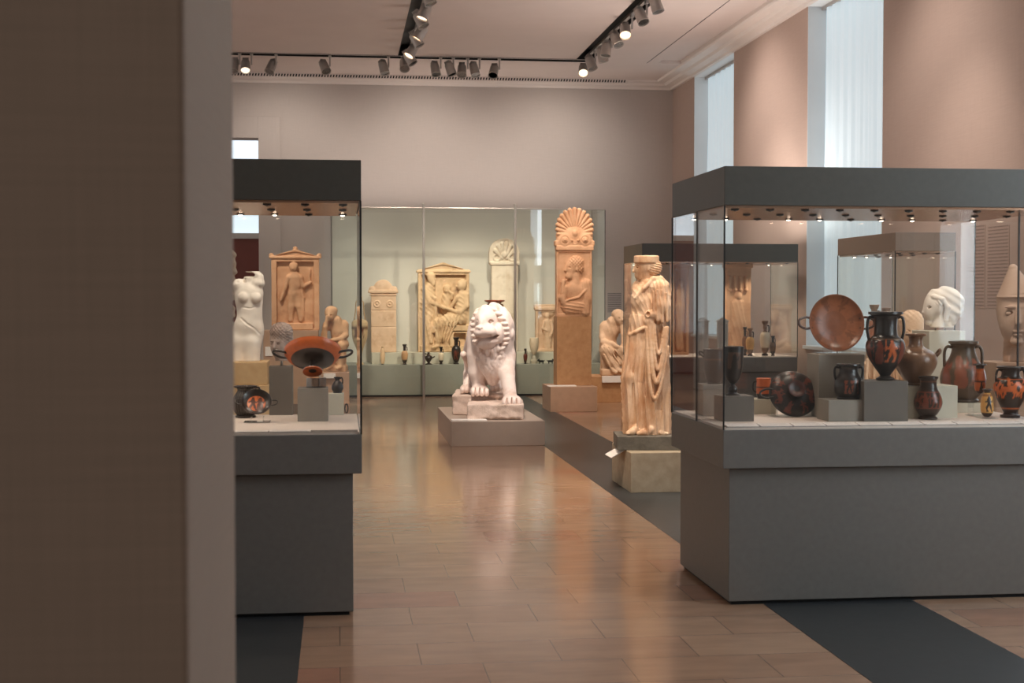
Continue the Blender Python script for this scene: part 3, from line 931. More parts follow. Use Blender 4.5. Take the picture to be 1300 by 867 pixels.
def lion_clay():
    C = Clay(572, 672, 382, 520, -72, 135, .72)
    fur = lambda X, Y, Z: 1.3 * wob(X, Y, Z, .55, 11, 8) + .55 * wob(X, Y, Z, 1.05, 12, 8)
    # hind quarters and back
    C.c((610, 428, 25), (604, 452, 92), 18, 20, 6)
    C.e(597, 466, 84, 11, 27, 33, 5)
    C.e(634, 466, 88, 12, 27, 33, 5)
    C.e(612, 470, 100, 22, 26, 24, 6)
    C.c((593, 478, 66), (592, 494, 44), 7.5, 6, 4); C.e(592, 495.5, 36, 9.5, 6, 15, 3)
    C.c((632, 478, 70), (630, 492, 52), 7.5, 6, 4); C.e(629, 494, 44, 8, 6.5, 15, 3)
    for i in (-1, 0, 1): C.e(592 + i * 5.5, 496.5, 25, 3.6, 4.6, 7, 1.2); C.e(629 + i * 4.6, 494.5, 33, 3.2, 4.6, 7, 1.2)
    # chest and shoulders
    C.e(624, 446, 10, 23, 38, 26, 6)
    C.e(604, 446, 8, 11, 27, 20, 6); C.e(642, 446, 4, 11, 27, 20, 6)
    C.e(599.5, 430, 14, 7, 24, 18, 5)
    # chest fur, tapering down between the legs
    C.e(625, 455, -9, 17, 27, 15, 5, disp=fur); C.e(626, 478, -3, 9, 12, 12, 4, disp=fur)
    # mane mass
    C.e(626, 421, 2, 24.5, 33, 23, 6)
    C.e(640, 420, -6, 10.5, 27, 16, 5); C.e(606, 420, -4, 8, 27, 15, 5)
    # face
    C.e(617, 408, -17, 15, 18, 14, 4)
    C.e(616, 405, -26, 10, 11, 8, 4)             # brow
    C.e(612, 412, -32, 5, 12, 9, 4, ang=-8)      # bridge of the nose
    C.e(617, 420, -33, 13, 8.5, 13, 3, ang=-6)   # upper lip
    C.e(608, 421, -38, 6, 6, 8, 2.5); C.e(622, 421.5, -35, 8, 5.5, 9, 2.5)
    C.e(609.5, 415.5, -42, 5.2, 3.6, 5, 2)       # nose
    C.e(621, 434, -25, 11.5, 4.0, 12, 2.5, ang=-8)   # lower jaw
    C.e(618, 437, -24, 11, 6, 11, 4)
    C.e(634, 423, -24, 6, 12, 8, 4)              # cheek
    C.e(618, 429, -36, 11, 1.5, 13, .8, ang=-10, sub=True)   # open mouth
    C.e(628, 426.8, -30, 6, 1.3, 11, .8, ang=-16, sub=True)
    for x, d in ((608, -36), (622, -33)):        # eye hollows
        C.e(x + .5, 407.5, d + 4, 4.6, 2.6, 4, 1, sub=True); C.e(x + .5, 407.8, d + 6.2, 3.2, 1.9, 2.6, .6)
    C.e(606.8, 416.5, -46.5, 1.1, 1, 2, .4, sub=True); C.e(612.2, 416.5, -46.5, 1.1, 1, 2, .4, sub=True)
    C.e(632, 396, -8, 6, 5, 5, 2); C.e(608, 396, -8, 5, 5, 5, 2)     # ears
    # rope of mane locks round the face
    R = [(620, 391, -14), (627, 393, -17), (633, 398, -19), (637, 404, -20), (640, 410.5, -21), (641.8, 417, -21), (642.6, 423.5, -21), (642.6, 430, -20), (641, 436, -20), (637, 441.5, -21)]
    for i, (x, y, d) in enumerate(R): C.e(x, y, d, 5.4, 2.7, 4.6, .8, ang=24 - i * 5)
    for i, (x, y, d) in enumerate([(612, 392, -14), (605.5, 398, -17), (602.5, 405, -18), (601.5, 412, -18), (601.6, 419, -18), (602.5, 426, -19), (604, 433, -19)]):
        C.e(x, y, d, 4.6, 3.0, 4.4, .8, ang=-20 + i * 4)
    # beard locks below the jaw
    rs = np.random.RandomState(4)
    for q in range(50):
        x = 607 + rs.rand() * 34; y = 441 + rs.rand() * 30
        w = abs(x - 624) / 18
        if y > 474 - 18 * w: continue
        C.e(x, y, -25.2 + 10 * w * w + (y - 441) * .24, 3.0, 5.2, 4.0, .5, ang=(x - 624) * 1.6 + rs.uniform(-22, 22))
    # outer mane tufts
    for q in range(40):
        a = rs.uniform(-2.6, .5); rr = 1 + rs.uniform(-.03, .03)
        x = 626 + 23 * math.cos(a) * rr; y = 421 + 31 * math.sin(a) * rr
        C.e(x, y, -2 + rs.uniform(-8, 14), 4.2, 6.5, 6, 2.4, ang=math.degrees(a) * .4)
    # fore legs
    C.chain([(605, 452, 2, 12), (604.5, 472, 2, 9.8), (607.5, 489, 4, 8.0)], 4)
    C.chain([(643, 452, -2, 12), (643.5, 474, -16, 9.6), (647.5, 498, -36, 8.2)], 4)
    C.e(609, 495.6, -2, 11.8, 7.2, 14, 3); C.e(649.5, 505.5, -44, 12.4, 7.6, 15, 3)
    for i in range(4):
        C.e(600.6 + i * 5.7, 497.4, -12 + abs(i - 1.5) * 1.2, 3.3, 5.6, 7.5, .9)
        C.e(640.6 + i * 6.0, 507.3, -55 + abs(i - 1.5) * 1.2, 3.5, 6.0, 8, .9)
    for i in range(3):
        C.e(603.5 + i * 5.7, 495, -17, .7, 6, 8, .5, sub=True); C.e(643.6 + i * 6, 505, -60, .8, 6.5, 8, .5, sub=True)
    C.c((593, 470, 60), (588, 455, 40), 3, 3, 3); C.e(587, 451.5, 36, 4.4, 4.6, 5, 1.5)      # tail tip
    C.warp(lambda X, Y, Z: .22 * wob(X, Y, Z, .5, 21), 572, 672, 382, 520)
    return C


lm = lion_clay()
# image bottom of the rear paws: the upper slab; the image-plane drop of the forward paw is perspective, so shear it back to true height
me = lm.mesh('lion_body', 622, 502.5, ls)
for v in me.vertices:
    v.co.z += ZB + max(0.0, -v.co.y) * 0.069 if False else ZB
link_mesh('lion_body', me, M['lion'], lion)

# ------------------------------------------------------------------ draped standing statue
g1 = ground(801, 626); SPX0, SPY0 = g1.x, g1.y
SPX1 = SPX0 + .92
SPZ = zof(801, 575, SPY0)
plinth('display_plinth', 'olive grey stone block under the draped standing statue', SPX0, SPX1, SPY0, SPY0 + .82, 0, SPZ, M['oliveped'])
STY = SPY0 + .42
stx = XY(822, STY); ss = sc(stx, STY)
statue = thing('draped_statue', 'honey-stained marble statue of a standing draped figure with a headband facing left', 'statue', (stx, STY, SPZ), -YAW)
bs = .115
boxes('statue_base', [(-.27, .30, -.25, .24, 0, bs)], M['darkstone'], statue, .006)


def statue_clay():
    C = Clay(784, 856, 326, 566, -34, 34, .5)
    yb = 559.0
    # skirt: elliptical column whose section follows the outline, with vertical folds
    zs = np.array([-565, -558, -530, -488, -460, -425, -412])
    xl = np.array([795, 794.5, 794.0, 792.0, 795.5, 800, 803.0])
    xr = np.array([849, 849, 848.5, 847.5, 847, 846, 843.0])
    dr = np.array([21, 20, 19, 18.5, 17.5, 16, 15.0])

    def skirt(X, Y, Z):
        l = np.interp(Z, zs, xl); r = np.interp(Z, zs, xr); d = np.interp(Z, zs, dr)
        cx = (l + r) / 2; rx = (r - l) / 2
        th = np.arctan2(Y / d, (X - cx) / rx)
        q = np.sqrt(((X - cx) / rx) ** 2 + (Y / d) ** 2)
        amp = np.interp(Z, [-559, -500, -430, -415], [5.2, 4.8, 3.2, 1.2])
        u = th * 7.5 + .5 * np.sin(Z * .03 + th * 2)
        f = (np.abs(np.sin(u)) ** .7 - .62) * amp
        return np.maximum(np.maximum((q - 1) * np.minimum(rx, d) * .85 + f, -(Z + 559)), Z + 411)
    C.put(skirt, (790, -24, -560), (851, 24, -410), 1.0)
    # bent knee and shin pressing through the cloth
    C.chain([(812, 428, -2, 11), (801, 486, -8, 8.0), (803, 540, -6, 6.5)], 5, disp=folds(.55, 0, .5))
    # feet
    C.chain([(808, 551, -14, 5.2), (801, 555, -18, 4.2), (796, 556.2, -20, 2.8)], 2)
    C.chain([(826, 552, -16, 4.6), (816, 556, -19, 4.0), (809, 557, -21, 2.4)], 2)
    for i in range(4): C.e(795.5 + i * .8, 556.6, -23 + i * 2.2, 2.2, 1.5, 1.2, .5)
    C.chain([(838, 556, -15, 2.6), (846, 557.5, -15, 2.0)], 2)
    # big hanging loop of mantle in front of the skirt
    for (xa, ya, xm, ym, xb, yb2, rr) in ((822, 416, 829, 492, 845, 424, 2.8), (826, 418, 832, 476, 843, 424, 2.2), (829, 420, 833, 456, 841, 424, 1.8), (819, 424, 824, 512, 846, 448, 2.2)):
        P = [((1 - t) ** 2 * xa + 2 * t * (1 - t) * xm * 1.0 + t * t * xb, (1 - t) ** 2 * ya + 2 * t * (1 - t) * (2 * ym - (ya + yb2) / 2) * .5 + t * (1 - t) * (2 * ym - (ya + yb2) / 2) + t * t * yb2, -20 - 2 * math.sin(PI * t), rr) for t in np.linspace(0, 1, 24)]
        C.chain(P, .8)
    # torso with overfold
    C.e(822, 398, 0, 20, 34, 17.5, 5, disp=folds(.42, .18, 1.1, .4))
    C.e(812, 388, -4, 11, 16, 14, 5, disp=folds(.5, .3, .8))
    C.e(811, 415, 0, 12, 20, 16, 4, disp=folds(.55, .12, 1.2))
    # overfold hem rising to the right
    C.chain([(800, 433, -8, 2.2), (806, 429, -14, 2.2), (816, 424, -17, 2.0), (828, 419, -18, 1.8)], 1.2)
    C.chain([(800, 431, 4, 2.2), (799.5, 432, -4, 2.2), (800, 433, -8, 2.2)], 1.2)
    # shoulders, mantle cape falling over the near arm
    C.e(830, 372, 0, 17, 13, 17, 5, disp=folds(.1, .5, .7))
    C.chain([(836, 374, -12, 10), (838, 396, -14, 10.5), (836, 410, -15, 8)], 5, disp=folds(.75, .12, 1.1, .9))
    C.chain([(846, 384, -6, 5), (847.5, 412, -8, 4)], 3, disp=folds(.9, 0, .8))
    for x, y0, y1 in ((827, 378, 406), (832, 376, 414), (838, 377, 416), (844, 380, 415)):
        C.c((x, y0, -23), (x + .8, y1, -22.5), 1.1, 1.9, 1.6)
    C.chain([(838, 361, 2, 4), (845, 370, -2, 4), (848, 384, -4, 3.4)], 3)
    C.chain([(838, 362, -6, 4), (828, 362, -12, 3.2), (816, 374, -16, 2.4), (806, 386, -15, 1.8)], 2.0)      # mantle edge crossing the chest
    # far shoulder
    C.e(812, 375, 8, 10, 12, 11, 5)
    # fore-arm broken off, with the dowel hollow
    C.chain([(834, 408, -16, 6.5), (822, 407, -20, 5.2)], 2); C.e(820.5, 406.5, -23, 2.6, 3.2, 3.2, .8, sub=True)
    C.e(822, 415, -18, 6, 6, 4, 3)
    # neck and head in profile to the left
    C.chain([(822, 370, 0, 8.5), (820, 358, 0, 7.2)], 3)
    C.e(821, 346, 0, 12.2, 13.5, 10.5, 3)
    C.e(812.5, 349, 0, 7.4, 13, 8.2, 3)
    C.e(811.5, 359, 0, 5.4, 4, 5, 2.5)            # chin
    C.c((807, 345.5, 0), (804.2, 352.2, 0), 1.5, 2.0, 1.2)      # nose
    C.e(806.8, 356.2, 0, 1.7, 1.1, 3.2, .7); C.e(807.3, 358.6, 0, 1.7, 1.0, 2.8, .7)    # lips
    C.e(808.6, 342.6, 0, 2.2, 1.6, 7, 1.2)        # brow
    for d in (-6.6, 6.6): C.e(808.2, 346.4, d, 2.6, 1.9, 2.4, .8, sub=True); C.e(809.0, 346.6, d * .86, 1.7, 1.3, 1.6, .4)
    C.e(822.5, 348.5, -10.2, 2.0, 3.6, 1.4, .8)   # ear
    hair = lambda X, Y, Z: .55 * np.sin(Z * 2.1 + .5 * X) + .3 * wob(X, Y, Z, 1.2, 3)
    C.e(829, 348, 0, 9.5, 11, 10.5, 2.5, disp=hair)
    C.e(834, 347, 0, 6, 8, 8, 2.5, disp=hair)
    # flat headband roll
    def band(X, Y, Z):
        q = np.sqrt(((X - 820.5) / 16.2) ** 2 + (Y / 13.5) ** 2)
        return np.sqrt(np.maximum((q - .86) * 14, 0) ** 2 + np.maximum(np.abs(Z + 337.4) - 3.0, 0) ** 2) - 1.9
    C.put(band, (802, -15, -343), (838, 15, -331), 1.2)
    C.e(820, 337, 0, 12, 4.2, 10, 2)
    # deep grooves between the long folds
    for x, y0, y1, r in ((803.5, 440, 548, 1.5), (810.5, 436, 550, 1.7), (817, 430, 552, 1.7), (823.5, 500, 556, 1.5), (838, 500, 556, 1.9), (843.5, 440, 552, 1.3)):
        C.chain([(x + 1, y0, -18.5 - .1 * abs(825 - x) * -.25, r * .5), (x - .5, (y0 + y1) / 2, -20 + abs(825 - x) * .28, r), (x, y1, -22 + abs(825 - x) * .28, r * .8)], 1.2, sub=True)
    C.warp(lambda X, Y, Z: .12 * wob(X, Y, Z, .7, 8), 784, 856, 326, 566)
    return C


link_mesh('draped_figure', statue_clay().mesh('draped_figure', 822, 559, ss), M['statue'], statue, (0, 0, bs))
# ------------------------------------------------------------------ seated mourners
def seated_right():
    C = Clay(756, 801, 384, 478, -26, 26, .42)
    fo = folds(.55, .35, .7)
    C.b(763, 794, 464, 473, -16, 18, 2, 2); C.warp(lambda X, Y, Z: .6 * wob(X, Y, Z, .5, 4), 756, 801, 462, 474)
    C.b(763, 783, 430, 468, -4, 17, 3, 3)                                  # seat rock
    C.e(772, 440, 4, 11, 14, 13, 3, disp=fo)                                  # hips
    C.chain([(772, 434, 2, 9.5), (776, 416, -1, 9.5), (778, 405, -4, 8)], 4, disp=folds(.6, .2, .45))
    C.e(768, 411, 0, 6, 8, 7, 3); C.e(787, 411, -4, 5.5, 7.5, 6, 3)
    C.chain([(765.5, 411, -1, 4.6), (765, 424, -4, 4.4), (766, 430, -7, 4)], 2)     # near arm
    C.chain([(766, 430, -8, 4), (776, 432, -14, 3.2), (783, 436, -17, 2.6)], 1.5)
    for i in range(4): C.c((783, 435.5 + i, -17.5), (787.5, 436.5 + i * 1.1, -18.3 + i * .3), .9, .7, .5)
    C.chain([(789, 411, -5, 4), (793, 426, -8, 3.6), (791, 434, -12, 3)], 2)        # far arm to the cheek
    C.chain([(791, 434, -12, 3), (790, 420, -13, 2.6), (788, 408, -12, 2.2)], 1.5)
    C.e(773, 441, -10, 10, 7, 10, 4, disp=fo); C.e(788, 442, -11, 7, 7, 9, 4, disp=fo)   # knees
    C.chain([(768, 440, -12, 7), (775, 455, -13, 6), (783, 464, -14, 4.5)], 3, disp=fo)
    C.chain([(788, 442, -13, 6), (786, 455, -13, 5), (780, 463, -14, 4)], 3, disp=fo)
    for x0, y0, x1, y1 in ((766, 436, 780, 462), (772, 436, 786, 458), (780, 440, 790, 452), (766, 446, 775, 464), (792, 438, 789, 456)):
        C.c((x0, y0, -18), (x1, y1, -18.5), 1.0, .9, 1.2)
    C.chain([(782, 464, -16, 3), (788, 467, -20, 2.2)], 1.5); C.chain([(776, 465, -16, 2.8), (781, 468, -20, 2.0)], 1.5)
    # bowed head in a cap
    C.c((780, 406, -3), (784, 400, -6), 4.5, 4, 2)
    C.e(785, 398, -8, 7.4, 8.2, 7.6, 2, ang=14); C.e(786.6, 402, -11, 5.2, 6.2, 5, 2)
    C.e(788.8, 401.6, -15.2, 1.1, 2.4, 1.3, .8); C.e(787.4, 406, -13.4, 2.4, 1, 1.6, .7)
    for x in (785.4, 791.2): C.e(x, 400, -14.6, 1.5, 1.0, 1.3, .5, sub=True)
    C.ring(784, 396.4, -7, 7.2, 1.0, 1.0)
    C.e(783.4, 394.6, -6, 7.6, 5.4, 7.6, 1.2)
    return C


g2 = ground(775, 511); RBY = g2.y
RBX0, RBX1 = XY(738, RBY), XY(806, RBY)
RBZ = zof(775, 478, RBY)
plinth('display_plinth', 'honey-brown box plinth under the seated marble mourner beside the tall palmette stele', RBX0, RBX1, RBY, RBY + .75, 0, RBZ, M['brownped'])
y = RBY + .36; x = XY(778, y)
sculpture('seated_mourner_statue', 'pinkish marble figure seated with bowed head between palmette stele and standing statue', 'statue', 'figure', seated_right(), M['pinkstele'], 778, 472.6, x, y, RBZ)
lc = thing('object_label', 'white label holder on the honey-brown plinth below the seated mourner', 'label', (XY(776, RBY), RBY - .03, RBZ - .09))
boxes('card', [(-.145, .145, -.012, .028, 0, .10)], M['cardpaper'], lc, .003)


def seated_left():
    C = Clay(404, 446, 382, 476, -24, 24, .42)
    C.b(411, 440, 463, 471, -14, 16, 2, 2); C.b(414, 438, 440, 468, -2, 15, 3, 3)
    C.warp(lambda X, Y, Z: .7 * wob(X, Y, Z, .45, 14), 404, 446, 455, 473)
    C.chain([(430, 440, 3, 10), (430, 420, 0, 9.5), (427, 407, -3, 7.5)], 4)
    C.e(437, 413, 0, 5, 8, 6, 3); C.e(417, 412, -2, 5, 7, 6, 3)
    C.chain([(438.5, 412, -1, 4.2), (439, 425, -5, 3.8), (434, 429, -12, 3)], 2); C.chain([(434, 429, -12, 3), (426, 430, -16, 2.4), (421, 431, -17, 2)], 1.5)
    for i in range(4): C.c((421, 430 + i, -17), (417.5, 430.6 + i, -18), .8, .7, .5)
    C.chain([(414, 411, -3, 3.8), (412, 424, -8, 3.4), (413.5, 428, -11, 3)], 2); C.chain([(413.5, 428, -11, 3), (414.5, 414, -13, 2.6), (417, 403, -12, 2.2)], 1.5)
    C.chain([(430, 436, -2, 8), (420, 436, -13, 6.5)], 3, disp=folds(.3, .8, .5)); C.chain([(436, 436, -2, 7), (435, 438, -14, 5.5)], 3)
    C.chain([(419, 436, -13, 6), (423, 450, -13, 4.8), (421, 462, -14, 3.8)], 3, disp=folds(.7, .2, .6)); C.chain([(435, 438, -14, 5), (436, 452, -13, 4.2), (434, 463, -13, 3.4)], 3)
    C.e(428, 452, -6, 10, 13, 8, 3, disp=folds(.6, .3, .9))
    C.chain([(421, 463, -15, 3), (417, 466, -19, 2)], 1.5); C.chain([(433, 464, -15, 2.8), (430, 466, -19, 2)], 1.5)
    C.c((426, 407, -3), (422, 401, -6), 4.2, 3.8, 2)
    C.e(420.5, 396, -6.5, 7.0, 8.2, 7.4, 2, ang=-14); C.e(420, 401, -10.5, 5, 6, 5, 2)
    C.e(418.6, 400.6, -14.8, 1, 2.4, 1.2, .7); C.e(418.8, 405, -13, 2.2, 1, 1.4, .7)
    for xx in (416.4, 421.8): C.e(xx, 399, -14, 1.5, 1.0, 1.3, .5, sub=True)
    C.e(421.5, 393.6, -5, 7.6, 6.0, 7.6, 1.2); C.ring(421, 396.5, -7, 7.0, .9, 1)
    return C


g3 = ground(428, 513); LBY = g3.y
plx0, plx1 = XY(406.5, LBY), XY(443, LBY); PLZ = zof(428, 472.5, LBY)
plinth('display_plinth', 'rose-brown box plinth under the seated figure resting its cheek on a hand', plx0, plx1, LBY, LBY + .66, 0, PLZ, M['rosebase'])
y = LBY + .32
sculpture('seated_mourner_statue', 'tan marble figure seated hand to cheek beside the left end of the back showcase', 'statue', 'figure', seated_left(), M['tan'], 425, 470.4, XY(425, y), y, PLZ)
lc = thing('object_label', 'white label holder on the rose-brown plinth below the seated figure behind the left case', 'label', (XY(418, LBY), LBY - .03, PLZ - .09))
boxes('card', [(-.09, .09, -.012, .028, 0, .075)], M['cardpaper'], lc, .003)


# ------------------------------------------------------------------ female torso on a two-tier plinth
def torso():
    C = Clay(276, 346, 338, 468, -30, 30, .55)
    C.e(316, 384, 0, 17.5, 20, 12.5, 6, ang=-12)
    C.e(316, 372, 1, 18, 12, 11, 6, ang=8)
    C.c((316, 364, 2), (317, 351, 1), 7.4, 6.6, 3)                       # neck
    C.e(328, 362, 0, 8.5, 7, 8, 3.5); C.e(304, 364, 0, 9, 8, 8.5, 3.5)   # shoulders
    C.c((330, 354, 0), (324, 349, 1), 5, 5, 4)
    C.e(326.5, 381, -9, 6.6, 6.6, 6.4, 2.4); C.e(311, 380, -10.5, 6.8, 6.8, 6.6, 2.4)     # breasts
    C.e(317, 402, -1, 16, 16, 12, 6); C.e(313, 416, -4, 15.5, 14, 12, 5)
    C.e(308, 434, 0, 21, 19, 15.5, 6); C.e(327, 422, 0, 8, 18, 10, 5)
    C.chain([(302, 438, -2, 14), (301, 462, -3, 12)], 4); C.chain([(319, 438, -3, 12.5), (319, 462, -4, 10.8)], 4)
    C.e(317, 351, 0, 8.4, 4.2, 8, .8, sub=True); C.b(306, 330, 338, 346.8, -14, 14, 1, .6, sub=True)
    C.e(302.5, 358, -9, 4.6, 4.6, 3, .8, sub=True); C.b(309.6, 313.4, 356, 361.5, -14, -3, .4, .5, sub=True)
    C.chain([(308, 406, -13, 1.2), (316, 413, -16, 1.3), (325, 419, -13, 1.3), (333, 428, -8, 1.2)], 1, sub=True)
    C.chain([(309, 392, -12.5, .8), (320, 394, -13, .9), (330, 390, -10, .8)], 1, sub=True)
    C.e(314.5, 417, -16.6, .9, 1.6, 1.4, .6, sub=True)
    C.c((310.5, 448, -15), (310.5, 464, -14), 1.0, 1.4, 1, sub=True)
    C.b(270, 350, 460.5, 480, -40, 40, .5, .5, sub=True)
    return C


TY = 13.0
tx0, tx1 = XY(272, TY), XY(339, TY)
tz = zof(318, 459.5, TY); tz2 = zof(318, 489, TY)
plinth('display_plinth', 'tan stone block directly under the white nude torso', tx0, tx1, TY, TY + .5, tz2, tz, M['tanped'], bevel=.008)
plinth('display_plinth', 'tall tan pedestal carrying the stone block under the white torso', tx0 - .02, tx1 + .02, TY - .02, TY + .55, 0, tz2, M['tanped'], bevel=.008)
sculpture('nude_torso', 'headless armless white marble female torso behind the left glass case', 'statue', 'torso', torso(), M['white'], 305, 460.5, XY(305, TY + .24), TY + .24, tz)


# draped fragment at the far left, cut by the wall end
def drapedfrag():
    C = Clay(268, 312, 296, 425, -18, 18, .7)
    for i, (px, py, r) in enumerate([(287, 312, 8), (290, 326, 12), (292, 342, 11), (288, 356, 13), (289, 374, 12), (287, 396, 14), (287, 416, 15)]):
        C.e(px, py, 0, r, 12, r * .9, 4, disp=lambda X, Y, Z: 1.1 * np.sin(Z * .55 + X * .25) + .5 * wob(X, Y, Z, .4, 9))
    C.b(264, 316, 420, 430, -20, 20, .5, .5, sub=True)
    return C


fy = 17.0
fz = zof(287, 420, fy)
plinth('display_plinth', 'tan pedestal under the draped fragment beside the red doorway', XY(268, fy), XY(300, fy), fy - .18, fy + .22, 0, fz, M['tanped'])
sculpture('draped_fragment', 'broken marble fragment with stacked folds just past the foreground wall end', 'statue', 'fragment', drapedfrag(), M['pale'], 287, 420, XY(285, fy), fy, fz)


# ------------------------------------------------------------------ grave reliefs
def frame_relief(x0, x1, y0, y1, pyb, xa, pya, eave=3, dep=9, v=.5, rec=4.5, ant=5.5, top=5):
    C = Clay(x0 - eave - 3, x1 + eave + 3, min(pya, y0) - 4, y1 + 3, -10, dep + 2, v)
    C.b(x0, x1, y0, y1, 0, dep, .6, .6)
    if pya < y0:
        C.gable(x0 - eave, x1 + eave, pyb, xa, pya, -1, dep, .6)
        C.b(x0 - eave, x1 + eave, pyb - .5, pyb + 2.0, -1.6, dep, .5, .6)
        C.gable(x0 + eave, x1 - eave, pyb - 1.5, xa, pya + 3.2, -6, .7, .4, sub=True)
    if rec:
        C.b(x0 + ant, x1 - ant, y0 + top, y1 - 3, -9, rec, .4, .4, sub=True)
    return C


def naiskos_left():
    C = frame_relief(345, 405, 326, 421, 328, 375, 318, 2.5, 10, .5, 4.5, 6.5, 8)
    for xx in (345, 375, 405): C.e(xx, 326 if xx != 375 else 317.5, 3, 3.2, 3.0, 3, 1)
    C.b(353, 397, 412, 420.5, -1, 6, .5, .5)
    d = 2.5
    C.e(373, 341, d - 1, 5.2, 6, 4.4, 1.5); C.e(373, 339, d - .5, 5.8, 5, 4.4, 1)
    C.e(371.7, 342.5, d - 5.2, .7, 1.5, .8, .4)
    C.c((373, 346, d), (373, 352, d), 2.6, 3, 1.5)
    C.chain([(374, 355, d, 8.0), (374.5, 364, d, 6.8), (373.5, 373, d, 6.2)], 3, flat=.6)
    C.e(367, 354, d, 3.6, 3.6, 3.4, 2); C.e(381, 354, d, 3.6, 3.6, 3.4, 2)
    C.chain([(371, 374, d, 5), (369.5, 390, d, 4), (368.5, 408, d, 2.8)], 2, flat=.7); C.chain([(377.5, 374, d, 5), (379, 390, d, 4), (381.5, 408, d, 2.8)], 2, flat=.7)
    C.chain([(366, 355, d, 2.8), (362, 368, d, 2.4), (357.5, 380, d - .5, 2.0)], 1.5); C.e(357, 382, d - .5, 2.2, 2.2, 2, 1)
    C.chain([(382, 355, d, 2.8), (385.5, 365, d, 2.4), (393, 361, d - .5, 1.9)], 1.5); C.c((388, 364, d), (395, 359.5, d), 1.2, 1.0, 1)
    C.chain([(383, 362, d + 1, 2.2), (384, 380, d + 1, 2.4), (383, 404, d + 1, 2.6)], 2, flat=.7, disp=folds(.9, .1, .5))
    C.chain([(393, 344, d + 1, 1.4), (393, 358, d + 1, 1.4)], 1)
    C.warp(lambda X, Y, Z: .16 * wob(X, Y, Z, .7, 31), 338, 412, 314, 424)
    return C


g4 = ground(375, 517); NLY = 21.6
nx0, nx1 = XY(334, NLY), XY(404, NLY); nz = zof(375, 419.5, NLY)
plinth('display_plinth', 'tall rose-brown plinth under the gabled relief of a standing youth', nx0, nx1, NLY, NLY + .6, 0, nz, M['rosebase'])
sculpture('grave_relief', 'orange-tan gabled stone relief of a standing youth above the left case', 'relief', 'relief_slab', naiskos_left(), M['orange'], 375, 421, XY(375, NLY + .1), NLY + .1, nz, rz=0)
lc = boxes('object_label', [(-.055, .055, 0, .008, -.07, .07)], M['cardpaper'], None, .001, (XY(341, NLY), NLY - .0085, zof(341, 446, NLY)))
tag(lc, 'small pale card fixed to the tall rose-brown plinth beside the torso', 'label')


